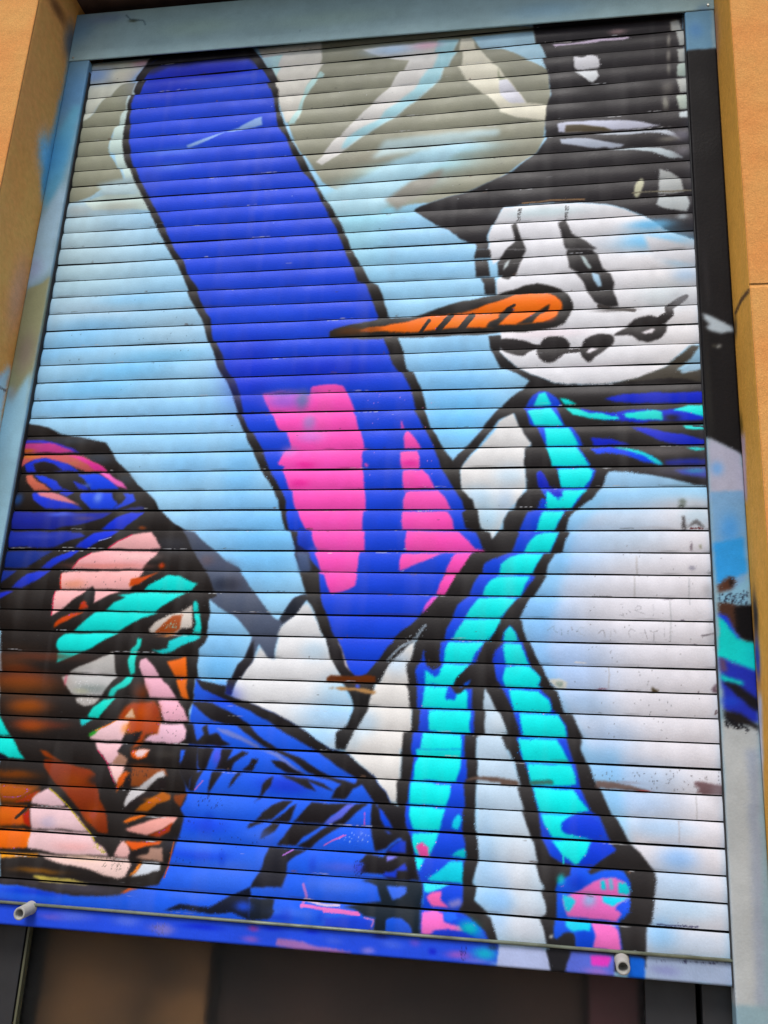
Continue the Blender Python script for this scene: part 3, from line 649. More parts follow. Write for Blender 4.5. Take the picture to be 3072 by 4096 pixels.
p 208,198,188 3.6 833,1216 866,1253 922,1282 979,1304 1034,1338 1045,1263 1046,1228 990,1218 977,1202 843,1201
p 160,80,45 5.8 885,1224 918,1254 952,1283 992,1289 989,1220 962,1201 858,1203
k 150,190,170 33,0.7 913,1239 969,1262 975,1219 915,1218
b 120,75,50 .7,44,8 905,1186
p 236,185,200 4.3 801,1075 829,1084 871,1049 905,1003 818,1000 800,1040
p 238,182,198 4.2 840,996 930,994 971,956 1008,905 883,904 855,952
p 238,182,198 4.9 921,893 1015,895 1053,857 1078,803 962,803 942,847
p 232,190,205 4.1 945,793 1057,793 1082,759 1081,726 1047,703 880,711 913,739 944,747
p 226,110,30 7.1 931,1070 978,1079 1020,1094 1039,1004 980,1004
p 224,112,34 7.0 1002,991 1054,992 1051,958 1068,905 1032,910
p 168,72,20 9.1 799,879 908,886 935,846 949,803 948,747 891,738 881,704 821,670 837,709 804,741 792,774 736,805 765,854
b 140,60,22 .7,37,41 836,924
p 235,200,170 4.2 768,809 802,852 823,807
p 232,196,200 4.2 623,721 648,748 703,777 744,799 802,796 796,744 780,706 633,706
p 60,150,60 3.5 616,730 675,770 644,728 624,717
l 225,120,30 2.1,2.1 648,748 751,801
p 36,33,35 3.5 805,734 875,751 859,710 819,682 771,667 780,700
p 232,190,195 4.2 645,699 780,699 763,667 756,667 801,605 718,603 695,638 665,663
l 215,30,90 1.4,1.7 665,663 718,606 763,523
p 170,130,110 4.1 772,654 812,630 805,605 736,603
p 225,95,35 5.5 823,656 835,670 907,673 897,640 863,629 833,637
p 232,205,205 4.1 841,657 857,671 914,674 898,663 883,643 858,638
b 60,55,50 .7,57,20 988,657
p 46,222,212 2.2 120,824 166,784 197,744 225,710 142,707
p 46,222,212 2.2 144,700 227,706 256,672 276,646 276,646 309,611 230,610 196,630 155,641
b 85,42,25 .8,232,25 291,1076
b 95,42,25 .9,178,43 232,968
b 100,48,28 .8,93,22 185,1016
b 120,62,32 .9,107,35 292,851
b 110,48,28 .9,83,28 308,762
b 90,42,28 .8,105,21 421,767
p 15,16,42 3.6 180,629 230,608 185,606
b 120,62,22 .9,127,23 273,539
p 140,74,26 13.3 205,500 409,490 363,458 296,416 222,412
p 205,98,18 10.4 225,399 380,406 349,373 387,324 241,314
p 225,112,24 7.5 242,306 402,302 406,261 396,232 259,221
p 236,160,70 4.1 261,209 452,207 440,192 353,191 266,182
p 150,60,20 7.0 349,451 412,477 380,426 281,415
p 170,50,20 6.9 350,367 378,394 398,311 364,329
l 37,33,33 2.8,7.6 365,406 341,373 319,352
p 128,52,22 7.6 403,612 440,613 501,603 638,576 670,558 679,503 702,449 748,382 771,313 716,313 642,369 581,430 505,491 461,535 416,579
p 140,62,22 7.1 377,651 412,646 501,603 447,614 408,625
b 45,38,38 .9,43,26 674,532
p 226,192,198 4.2 376,433 400,460 448,487 488,464 547,416 479,411 378,417
p 226,194,198 4.1 379,404 563,407 612,374 674,313 535,313 401,308
p 228,194,196 4.0 400,304 673,311 708,272 754,250 781,217 552,213 404,229 395,241
b 175,170,200 .7,44,26 480,341
b 230,165,160 .5,107,25 618,248
p 230,200,192 4.0 445,206 517,208 788,212 830,214 872,214 893,172 869,140 835,130 778,139 704,157 595,171 484,189
p 228,180,175 4.0 805,219 820,260 837,286 863,276 883,233 872,217
k 60,60,50 38,1.0 731,211 851,212 844,163 759,170
k 190,180,90 44,1.0 715,273 778,233 766,219 704,253
l 190,170,40 2.0,2.0 455,486 555,416 672,314 707,275
b 120,80,35 .9,129,14 457,138
p 220,200,110 3.3 429,115 497,117 605,114 714,98 686,91 573,93 479,96
b 66,62,72 .8,210,27 681,79
p 190,90,50 6.5 857,75 896,93 944,99 892,78
p 48,43,47 6.7 275,96 427,105 503,79 358,82 279,77
p 235,196,192 4.1 722,600 803,602 797,564 778,521 766,527
p 200,92,24 5.5 772,511 781,544 805,577 835,572 825,539 787,505 776,485
p 132,72,42 7.5 838,598 996,594 1015,561 985,573 932,544 886,516 841,517
p 38,31,31 2.7 813,552 835,572 842,514 808,509
p 195,192,192 3.4 886,515 931,551 963,579 990,586 1004,561 973,553 936,516 872,463 828,423 820,436 834,482 845,505
p 38,31,31 3.4 944,506 974,550 1010,548 1007,516 875,439 836,415 808,410 866,458
p 165,92,36 7.4 875,412 897,437 942,468 994,502 1032,485 1034,466 980,450 935,414
p 215,110,40 5.3 829,364 861,388 923,402 951,403 884,376 844,360
p 230,165,155 4.0 844,335 888,351 954,379 1022,396 1078,396 1061,367 1009,339 949,317 906,320 863,327
p 165,62,22 6.6 949,314 1016,340 1060,373 1051,335 1005,311
p 120,60,30 7.3 1046,486 1108,495 1087,437 1056,461
p 210,92,22 6.6 847,286 967,288 1021,297 1009,280 942,267 922,254 888,248
p 37,31,31 2.6 876,232 915,256 970,260 946,236 871,218
p 165,130,115 3.9 970,263 1029,266 1036,211 935,214 906,221 966,238
p 200,205,212 3.2 931,190 946,206 1020,203 1023,174 970,158 896,142 914,167
p 225,130,60 5.2 914,192 939,207 914,161 883,140
p 37,31,31 2.6 894,206 922,206 900,166 869,140
l 170,80,30 1.9,2.6 1076,300 1065,225 1048,145
k 40,36,36 33,1.0 795,596 927,583 916,556 814,565
k 40,36,36 22,1.1 402,1577 828,1595 814,1418 381,1412
k 40,36,36 27,1.0 887,878 1067,884 1087,719 966,714
b 110,120,110 .8,19,15 3239,1826
b 70,80,70 .9,16,7 3235,1809
p 90,88,90 4.0 3227,1764 3240,1764 3242,1706 3225,1704
p 110,110,112 3.9 3244,1713 3286,1750 3325,1709 3297,1716 3285,1726
l 110,60,60 2.0,3.3 3259,1708 3310,1708
b 120,110,120 .9,6,19 3272,1628
b 150,150,130 .8,7,11 3309,1628
b 150,150,165 .9,14,12 3268,1530
b 130,130,130 .6,18,7 3344,1511
p 72,60,40 1.2 3079,1026 3088,1022 3092,1015 3105,1013 3105,1000 3081,1003
b 70,60,80 .9,9,4 3226,1302
b 70,60,80 .9,11,4 3270,1202
b 90,80,90 .9,25,3 3173,1394
b 130,80,100 .9,25,3 2879,1004
b 60,50,60 .9,4,3 3265,1007
p 120,100,110 3.6 3315,1016 3334,1038 3358,1045 3358,1033 3333,1023 3350,1005 3321,1005
p 195,165,150 1.8 3333,1023 3358,1033 3356,1011
l 90,70,70 1.2,1.8 3340,920 3344,935 3349,926 3340,918
p 215,215,205 3.2 2654,1040 2705,1041 2736,1030 2730,1004 2705,1000 2680,1015
p 150,165,155 2.5 2683,1031 2717,1029 2717,1010 2699,1013
l 225,225,225 1.9,2.5 2774,1117 2818,1115
l 50,48,50 1.3,1.3 2856,1403 2942,1402
l 120,115,120 3.7,3.7 3301,1238 3365,1252
k 90,90,90 33,0.6 2718,1394 3345,1396 3317,811 2779,801
k 70,66,70 66,0.6 2814,682 3358,695 3365,602 2838,606
p 120,104,100 4.7 2862,636 2922,633 2993,622 3075,605 3052,597 2957,604 2862,607
p 118,96,100 3.5 3246,646 3264,653 3281,648 3361,637 3359,602 3250,603 3266,626 3249,634
b 165,40,40 .8,30,4 3052,604
p 110,90,80 4.9 2470,627 2545,618 2551,600 2471,598 2471,609 2396,614 2327,611 2358,624 2433,631
p 70,120,110 4.8 2588,620 2686,631 2692,613 2601,603
b 150,150,165 .7,54,7 2987,633
l 30,26,70 1.7,1.7 3083,107 3134,107 3229,111
l 138,136,142 0.4,0.7 2964,1323 2981,1321
l 138,136,142 0.4,0.7 2981,1329 2984,1315
l 138,136,142 0.4,0.7 2972,1369 2987,1370
l 138,136,142 0.4,0.9 3004,1344 3014,1334
b 120,120,125 .8,3,2 2997,1328
l 138,136,142 0.4,0.7 3033,1352 3049,1364 3062,1358 3060,1350 3033,1343
l 138,136,142 0.4,0.7 3033,1343 3074,1328
l 138,136,142 0.4,0.7 3109,1373 3109,1344
l 138,136,142 0.3,0.7 3106,1328 3108,1321
l 130,150,165 0.7,0.9 2663,1249 2679,1260 2693,1268 2691,1250 2706,1239
l 130,150,165 0.7,1.1 2721,1256 2723,1229
l 130,150,165 0.7,0.7 2749,1237 2752,1231
l 138,136,142 0.7,1.1 2767,1262 2770,1248
l 165,175,180 0.7,0.7 2818,1263 2797,1263 2793,1245 2810,1234 2822,1231
l 140,138,142 0.7,1.2 2878,1241 2892,1254 2901,1250 2903,1222
l 150,148,152 0.7,0.9 2928,1251 2927,1224
l 150,148,152 0.7,0.9 2942,1255 2950,1241
l 150,148,152 0.7,0.9 3007,1226 3002,1245 3014,1262 3029,1253
l 150,148,152 0.7,0.9 3046,1245 3078,1245
l 140,138,142 0.7,0.9 3069,1261 3079,1222
l 140,138,142 0.7,1.0 3091,1256 3106,1248 3123,1259
l 150,148,152 0.7,0.9 3107,1244 3108,1212
l 150,148,152 0.7,0.9 3152,1270 3152,1231
l 150,148,152 0.3,0.5 3150,1217 3157,1219
p 48,78,205 3.0 298,14 1447,-2 1447,-2 2481,-6 2481,-6 2483,-122 2483,-117 1458,-114 1457,-108 321,-104
b 80,80,195 .7,140,18 629,-34
b 120,110,180 .7,60,21 1067,-50
b 110,95,190 .6,56,12 560,-44
b 20,40,190 .8,99,15 1246,-31
b 140,60,140 .8,26,14 1468,-21
b 130,90,180 .8,39,14 1459,-62
b 25,45,200 .8,52,11 1546,-16
b 25,45,200 .8,32,11 1719,-14
p 150,108,168 5.4 1575,-51 1678,-54 1743,-69 1812,-70 1901,-80 1813,-88 1648,-85 1571,-77
b 130,120,200 .8,28,14 1956,-70
b 30,40,120 .8,37,11 2003,-16
b 100,80,190 .7,24,17 2145,-23
b 25,35,190 .8,18,14 2216,-51
b 150,90,180 .8,54,16 2322,-59
b 60,170,190 .9,54,27 2423,-46
b 40,60,90 .9,24,11 2458,-21
b 120,160,210 .6,30,11 2471,-80
p 172,182,214 6.8 2481,-3 2481,-9 2628,-6 2675,-21 2681,-96 2483,-101 2471,-96
p 36,35,38 4.5 2658,-12 2762,-12 2762,-36 2739,-59 2733,-97 2681,-91 2669,-43
p 90,105,195 6.6 2756,-12 2922,-11 2921,-98 2733,-97 2744,-48
p 205,70,175 6.6 2831,-20 2911,-17 2899,-52 2865,-60 2830,-58
b 150,110,190 .8,51,16 2853,-77
p 40,95,195 6.6 2979,-12 3035,-13 3038,-94 2971,-94
p 155,170,195 7.5 3043,-10 3353,-4 3351,-84 3033,-94
b 130,135,180 .7,61,21 3106,-52
k 30,28,60 33,0.5 3057,-16 3334,-8 3333,-16 3057,-24
k 30,28,80 22,0.9 2324,-31 2351,-29 2347,-95 2326,-97
k 60,60,80 27,0.6 1011,-36 1078,-37 1084,-78 1015,-71
b 150,82,36 .55,200,57 237,940
b 165,88,40 .5,114,42 279,837
b 168,80,30 .55,83,31 332,756
b 110,62,36 .5,125,43 148,1044
b 60,48,40 .5,157,29 135,1115
b 200,105,35 .5,119,33 256,472
b 150,75,30 .6,73,39 558,526
b 165,80,28 .6,43,51 683,384
b 230,140,90 .4,63,23 426,1428
b 235,150,140 .5,155,14 646,1519
b 250,215,210 .5,116,23 717,1564
b 232,140,60 .6,22,27 793,761
b 205,95,28 .6,51,34 864,830
b 150,60,20 .7,25,34 920,846
b 90,60,52 .5,37,41 826,944
b 120,62,32 .55,64,16 874,600
b 215,120,40 .5,42,13 950,462
b 245,215,215 .5,87,19 530,344
b 240,205,170 .5,99,16 669,201
b 205,110,40 .5,67,26 254,361
p 150,100,60 5.8 912,1190 961,1212 956,1191 906,1179
b 110,125,120 .5,90,21 597,937
b 210,205,205 .6,60,21 571,1006
b 190,190,150 .4,45,14 539,922
b 86,122,226 .45,136,37 1209,283
b 90,120,220 .45,107,36 1353,207
b 95,118,212 .45,128,29 1821,166
b 84,120,226 .45,80,30 1452,346
b 92,125,222 .4,134,24 1184,88
b 100,130,225 .4,103,23 1637,49
b 28,58,190 .4,27,43 1217,388
b 28,58,195 .4,20,36 1302,240
b 28,58,195 .4,19,36 1699,240
b 28,56,195 .4,32,35 1599,34
b 28,56,195 .4,25,23 1753,40
b 90,110,210 .4,39,36 1904,372
b 88,118,215 .5,84,24 664,-31
b 110,125,205 .5,68,24 907,-32
b 130,125,190 .5,47,23 1081,-55
b 90,110,210 .4,38,17 1810,-42
b 100,120,210 .4,49,17 2053,-41
b 160,140,200 .4,60,11 2388,-76
k 236,150,205 30,0.7 1739,2435 2110,2424 2202,1852 1813,1855
k 225,235,240 16,1.3 997,4492 2038,4255 2305,3297 1108,3378
k 60,70,80 26,0.9 63,3109 843,3067 1093,2291 198,2312
b 196,202,210 .5,82,72 3277,2831
b 205,200,205 .5,205,23 2927,2500
b 205,205,210 .5,86,51 2937,3170
p 205,208,214 13.7 3115,3192 3350,3110 3352,3012 3147,3057
l 190,188,190 5.2,3.2 3040,1579 3038,1405
l 185,186,190 4.4,2.5 3179,1394 3175,1219
l 188,190,196 5.1,2.9 3263,1487 3259,1369
l 182,182,186 3.7,2.5 2905,1098 2906,1010
l 186,186,190 4.6,2.6 3250,591 3248,505
l 180,182,190 4.6,2.3 3176,489 3175,410
b 160,158,160 .4,24,39 3335,1435
b 165,163,165 .4,24,57 3338,1242
b 165,163,168 .4,29,52 3331,601
b 170,168,170 .35,76,10 3108,1709
b 165,165,170 .35,99,8 2980,1106
b 165,160,165 .35,95,7 3174,901
k 120,118,120 50,0.9 2784,1702 3359,1702 3347,812 2900,794"""
PAINT_GUIDE = """f 140,165,175
p 120,152,170 5.1 -99,4557 36,4542 28,4012 -124,3975
b 95,140,185 .8,144,218 -40,4310
p 110,168,198 24.7 -26,4224 31,4218 -6,3665 -73,3523 -153,3825 -85,4023
b 95,160,205 .8,94,166 -64,3899
p 165,195,215 23.4 4,3713 39,3612 25,3270 25,3270 31,3158 -77,3044 -122,3092 -106,3278 -111,3429
b 160,170,205 .6,54,76 -72,3163
p 150,152,122 5.3 30,3112 -19,3064 -93,3035 -110,2837 -111,2469 -105,2257 -115,2051 -49,1969 25,2380 31,2681 31,3029
b 140,130,120 .8,61,134 -33,2657
p 160,200,218 16.9 24,2551 -12,2492 -49,2416 -93,2468 -129,2384 -75,1843 49,1457 33,1842 35,2279
b 150,150,145 .7,34,52 -68,2425
p 108,146,172 4.2 3346,4474 3483,4467 3482,4219 3347,4224
b 90,135,185 .7,44,57 3404,4351
p 25,23,24 5.0 3318,4233 3508,4223 3511,3056 3527,3055 3544,2584 3518,2020 3488,2038 3421,2082 3347,2122 3339,2366 3336,3066
b 50,50,46 .5,16,296 3374,2365
b 50,48,50 .5,17,159 3389,2902
b 30,27,28 .5,33,538 3451,2664
p 172,184,192 2.1 3367,2730 3400,2713 3452,2684 3490,2655 3493,2632 3436,2625 3390,2640 3373,2660 3395,2671 3368,2697
p 190,195,190 1.4 3419,2555 3423,2568 3439,2567 3429,2552
p 120,120,100 2.1 3400,2571 3410,2570 3407,2553
p 168,170,188 6.0 3363,2115 3421,2082 3494,2038 3507,1824 3359,1825
b 110,160,215 .8,31,35 3391,1969
p 122,160,196 9.0 3358,1865 3497,1864 3499,1689 3484,1427 3364,1425 3359,1825
b 85,150,215 .85,49,87 3432,1689
p 70,150,215 10.1 3362,1635 3485,1656 3489,1505 3439,1478 3359,1451
p 130,172,196 5.0 3364,1425 3425,1433 3493,1479 3491,1350 3457,1363 3365,1374
p 80,52,40 2.5 3364,1451 3403,1481 3428,1486 3440,1465 3425,1433 3401,1429 3367,1418
b 30,26,26 .9,13,19 3423,1459
k 25,25,40 88,0.9 3367,1413 3490,1427 3488,1300 3433,1362 3365,1380
p 72,48,38 2.5 3365,1374 3416,1375 3456,1356 3516,1364 3519,1213 3472,1212 3443,1230 3416,1267 3394,1304 3363,1329
p 20,18,20 4.9 3433,1362 3528,1364 3519,1213 3472,1212 3443,1230 3427,1261
p 36,60,205 2.5 3363,1329 3395,1317 3406,1298 3427,1248 3449,1217 3425,1223 3393,1279 3365,1313
p 40,202,198 2.4 3365,1313 3393,1282 3426,1233 3449,1217 3518,1200 3511,1090 3476,1095 3420,1121 3360,1147
p 38,50,165 3.0 3360,1148 3420,1121 3511,1090 3499,885 3430,888 3364,934
p 90,70,100 6.0 3360,1147 3385,1135 3383,1092 3360,1091
p 55,190,180 2.4 3360,1080 3399,1062 3448,1049 3438,1033 3363,1049
p 28,26,30 3.6 3360,1045 3416,1041 3471,1003 3505,980 3501,921 3457,955 3413,996
b 38,70,190 .7,41,24 3394,965
p 33,30,31 4.7 3363,931 3432,918 3498,873 3496,838 3452,871 3407,876 3367,898
p 174,180,182 4.5 3361,898 3407,873 3463,872 3497,855 3492,780 3436,-141 3341,-149 3355,774
p 150,160,175 16.4 3447,778 3492,780 3458,-140 3426,-142
k 25,25,30 88,0.9 3368,904 3430,882 3462,854 3372,868"""
PAINT_BOX = """f 160,185,188
b 120,155,185 .8,119,137 -73,4763
b 130,150,180 .7,147,46 94,4799
b 170,195,185 .7,280,66 671,4674
b 170,195,185 .6,440,64 1436,4656
b 145,180,200 .6,239,61 2645,4587
b 90,120,150 .7,44,58 3446,4486
b 80,85,70 .9,34,14 274,4766
l 70,90,100 3.1,2.6 216,4811 249,4780 336,4758 350,4724
b 60,70,90 .4,5,6 1293,4589"""
PAINT_LEFT = """f 190,138,86
b 188,135,80 .5,152,240 -308,3620
p 90,140,165 29.0 -47,4626 -53,4415 -60,4156 -90,3927 -104,3816 -95,3684 -37,3550 -2,3753 32,4086 16,4719
b 95,165,205 .8,67,126 -119,3864
b 60,80,100 .8,78,133 -61,4668
b 160,130,120 .6,88,239 -102,2966
p 155,180,195 23.3 -71,2585 -126,2490 -182,2322 -46,1890 -40,2218 -51,2432 -46,2554
l 60,50,50 3.2,3.7 -106,2427 -51,2432
b 90,60,40 .8,112,52 -240,4732"""
PAINT_RIGHT = """f 172,128,68
b 120,85,85 .7,106,190 -26,4311
l 70,50,30 12.7,12.7 -78,2705 -229,2688 -393,2636
b 50,40,25 .85,54,61 -56,2641
b 60,50,20 .7,43,79 -50,2156
p 150,130,135 20.5 -6,2139 -124,2098 -82,1812 16,1845
b 120,110,140 .8,41,130 8,1705
p 120,140,170 12.1 37,1727 -19,1710 48,1319 98,1328
b 30,30,35 .9,57,113 -102,1309
b 30,40,130 .9,56,94 -86,1141
p 165,165,175 33.4 -38,999 -130,988 158,-231 244,-247"""
rng = np.random.default_rng(7)
cv_curtain = Canvas(-1.6, 35.6, -1.3, 48, 32); cv_curtain.paint(PAINT_CURTAIN, rng)  # dark blue at the board's top has the housing's shadow painted in
cv_guide = Canvas(-1.6, 35.6, -26, 50, 20); cv_guide.paint(PAINT_GUIDE, rng)
cv_box = Canvas(-1.6, 35.6, 43, 51, 20); cv_box.paint(PAINT_BOX, rng)
cv_left = Canvas(-4.6, 1, -26, 52, 16); cv_left.paint(PAINT_LEFT, rng)
cv_right = Canvas(-4.6, 1, -26, 52, 16); cv_right.paint(PAINT_RIGHT, rng)
GAIN = .98
VEIL = .004
SAT = 1.14

def paint_at(cv, a, z, wob=.035, grain=.010, seed=5, gain=GAIN):
    a = np.asarray(a, float); z = np.asarray(z, float)
    g = np.random.default_rng(seed)
    da = wob * (vnoise(a * 1.3 + 50, z * 1.3 + 60, seed) + .5 * vnoise(a * 3.1 + 50, z * 3.1 + 60, seed + 1))
    dz = wob * (vnoise(a * 1.3 + 20, z * 1.3 + 30, seed + 2) + .5 * vnoise(a * 3.1 + 20, z * 3.1 + 30, seed + 3))
    # spray grain: fine scatter of the paint edge
    gr = grain * (.4 + .8 * np.clip(vnoise(a * .5 + 9, z * .5 + 60, seed + 4) + .3, 0, 1))
    gr = gr * np.where(g.random(a.shape) < .10, 4.5, 1)          # stray overspray droplets
    c = cv.sample(a + da + g.normal(0, 1, a.shape) * gr, z + dz + g.normal(0, 1, a.shape) * gr)
    c = lin(c) * gain
    lum = np.dot(c, np.array([.21, .72, .07]))
    k_ = 1 + (SAT - 1) * np.clip(lum / .1, 0, 1)[..., None]
    c = lum[..., None] + k_ * (c - lum[..., None])
    c = np.maximum(c * c / (c + VEIL), .0015)
    # uneven paint coats: cloudy density plus faint dust
    k = 1 + .05 * vnoise(a * .7 + 40, z * .7 + 64, seed + 6)[..., None] + .045 * vnoise(a * 2.7 + 40, z * 2.7 + 64, seed + 8)[..., None] + .025 * g.normal(0, 1, a.shape)[..., None]
    return np.clip(c * k, 0.003, .93)

# ------------------------------------------------------------------ helpers
def mat(name, col, rough=.6, spec=.5, metal=0., attr=None, noise=None, bump=None, bscale=60, extra=None, coat=0.):
    m = bpy.data.materials.new(name); m.use_nodes = True
    n = m.node_tree.nodes; l = m.node_tree.links; p = n['Principled BSDF']
    p.inputs['Roughness'].default_value = rough; p.inputs['Metallic'].default_value = metal
    p.inputs['Specular IOR Level'].default_value = spec
    p.inputs['Base Color'].default_value = (*col, 1)
    geo = n.new('ShaderNodeNewGeometry')
    src = None
    if attr:
        a = n.new('ShaderNodeAttribute'); a.attribute_name = attr; src = a.outputs['Color']
    if noise:
        sc, lo, hi = noise
        t = n.new('ShaderNodeTexNoise'); t.inputs['Scale'].default_value = sc; t.inputs['Detail'].default_value = 6
        l.new(geo.outputs['Position'], t.inputs['Vector'])
        r = n.new('ShaderNodeMapRange'); r.inputs[1].default_value = .3; r.inputs[2].default_value = .7
        r.inputs[3].default_value = lo; r.inputs[4].default_value = hi; l.new(t.outputs[0], r.inputs[0])
        x = n.new('ShaderNodeMix'); x.data_type = 'RGBA'; x.blend_type = 'MULTIPLY'; x.inputs[0].default_value = 1
        if src: l.new(src, x.inputs[6])
        else: x.inputs[6].default_value = (*col, 1)
        l.new(r.outputs[0], x.inputs[7]); src = x.outputs[2]
        rr = n.new('ShaderNodeMapRange'); rr.inputs[1].default_value = .3; rr.inputs[2].default_value = .7
        rr.inputs[3].default_value = rough + .1; rr.inputs[4].default_value = max(0, rough - .1); l.new(t.outputs[0], rr.inputs[0])
        l.new(rr.outputs[0], p.inputs['Roughness'])
    if src: l.new(src, p.inputs['Base Color'])
    if bump:
        t2 = n.new('ShaderNodeTexNoise'); t2.inputs['Scale'].default_value = bscale; t2.inputs['Detail'].default_value = 8
        l.new(geo.outputs['Position'], t2.inputs['Vector'])
        b = n.new('ShaderNodeBump'); b.inputs['Strength'].default_value = 1; b.inputs['Distance'].default_value = bump
        l.new(t2.outputs[0], b.inputs['Height']); l.new(b.outputs[0], p.inputs['Normal'])
    if extra: extra(m, n, l, p, geo, src)
    return m

def link(name, me, m, parent=None, smooth=False):
    o = bpy.data.objects.new(name, me); COL.objects.link(o)
    if m: me.materials.append(m)
    if parent: o.parent = parent
    if smooth: me.shade_smooth()
    return o

def tag(o, label, cat, group=None, kind=None):
    if label: o['label'] = label
    if cat: o['category'] = cat
    if group: o['group'] = group
    if kind: o['kind'] = kind
    return o

def P(x, y, z): return (x * U, y * U, z * U + Z0)

def grid_mesh(name, XX, YY, ZZ, colors=None, smooth=True):
    """quad sheet from 2-D coordinate arrays (metres), optional per-vertex paint"""
    r, c = XX.shape
    me = bpy.data.meshes.new(name)
    me.vertices.add(r * c)
    me.vertices.foreach_set('co', np.stack([XX, YY, ZZ], -1).astype(np.float32).ravel())
    idx = np.arange(r * c).reshape(r, c)
    q = np.stack([idx[:-1, :-1], idx[:-1, 1:], idx[1:, 1:], idx[1:, :-1]], -1).reshape(-1, 4)
    me.loops.add(q.size); me.loops.foreach_set('vertex_index', q.ravel().astype(np.int32))
    me.polygons.add(len(q)); me.polygons.foreach_set('loop_start', (np.arange(len(q)) * 4).astype(np.int32))
    me.update(calc_edges=True)
    if colors is not None: set_paint(me, colors.reshape(-1, 3))
    if smooth: me.shade_smooth()
    return me

def set_paint(me, rgb):
    at = me.color_attributes.new('paint', 'FLOAT_COLOR', 'POINT')
    at.data.foreach_set('color', np.concatenate([rgb, np.ones((len(rgb), 1))], 1).astype(np.float32).ravel())

def solid(name, boxes, bevel=0.):
    """boxes in wall units -> one mesh"""
    bm = bmesh.new()
    for (x0, x1, y0, y1, z0, z1) in boxes:
        v = [bm.verts.new(P(x, y, z)) for x in (x0, x1) for y in (y0, y1) for z in (z0, z1)]
        for f in ((0, 1, 3, 2), (4, 6, 7, 5), (0, 4, 5, 1), (2, 3, 7, 6), (0, 2, 6, 4), (1, 5, 7, 3)):
            bm.faces.new([v[i] for i in f])
    bmesh.ops.recalc_face_normals(bm, faces=bm.faces)
    if bevel: bmesh.ops.bevel(bm, geom=bm.edges[:], offset=bevel * U, segments=2, affect='EDGES', profile=.5)
    me = bpy.data.meshes.new(name); bm.to_mesh(me); bm.free()
    return me

def extrude(name, prof, a0, a1, n, axis, cv=None, seed=11):
    """sweep a 2-D profile (closed) along x (prof = y,z) or z (prof = x,y); paint sampled from the canvas"""
    pr = np.array(prof + [prof[0]], float)
    # refine the profile so the paint has somewhere to live
    pts = []
    for i in range(len(pr) - 1):
        k = max(1, int(np.hypot(*(pr[i + 1] - pr[i])) / .06)) if cv else 1
        for j in range(k): pts.append(pr[i] + (pr[i + 1] - pr[i]) * j / k)
    pts.append(pr[-1]); pts = np.array(pts)
    A = np.linspace(a0, a1, n)
    if axis == 'x':
        X = np.repeat(A[None, :], len(pts), 0); Y = np.repeat(pts[:, :1], n, 1); Z = np.repeat(pts[:, 1:], n, 1)
    else:
        Z = np.repeat(A[None, :], len(pts), 0); X = np.repeat(pts[:, :1], n, 1); Y = np.repeat(pts[:, 1:], n, 1)
    col = paint_at(cv, X, np.maximum(Z, -.82) if cv is cv_curtain else Z, seed=seed) if cv else None
    me = grid_mesh(name, X * U, Y * U, Z * U + Z0, col, smooth=False)
    bm = bmesh.new(); bm.from_mesh(me)
    bmesh.ops.remove_doubles(bm, verts=bm.verts, dist=1e-5)
    bmesh.ops.holes_fill(bm, edges=[e for e in bm.edges if e.is_boundary], sides=0)
    bmesh.ops.recalc_face_normals(bm, faces=bm.faces)
    bm.to_mesh(me); bm.free()
    return me

# ------------------------------------------------------------------ materials
M_PAINT = mat('sprayed_enamel', (.5, .5, .5), rough=.45, spec=.12, attr='paint', noise=(9, .95, 1.04), bump=.0004, bscale=180)
M_METALPAINT = mat('sprayed_metal_frame', (.5, .5, .5), rough=.55, spec=.08, attr='paint', noise=(7, .93, 1.05), bump=.0005, bscale=120)
M_ALU = mat('dull_aluminium', (.20, .23, .17), rough=.5, metal=.3, noise=(30, .6, 1.2))
M_TUBE = mat('primed_steel_tube', (.34, .33, .30), rough=.5, noise=(40, .85, 1.08))
M_SCREW = mat('zinc_screw', (.55, .55, .5), rough=.35, metal=.9, noise=(80, .8, 1.1))
M_DARK = mat('dark_gap', (.02, .02, .022), rough=.8, noise=(10, .8, 1.1))

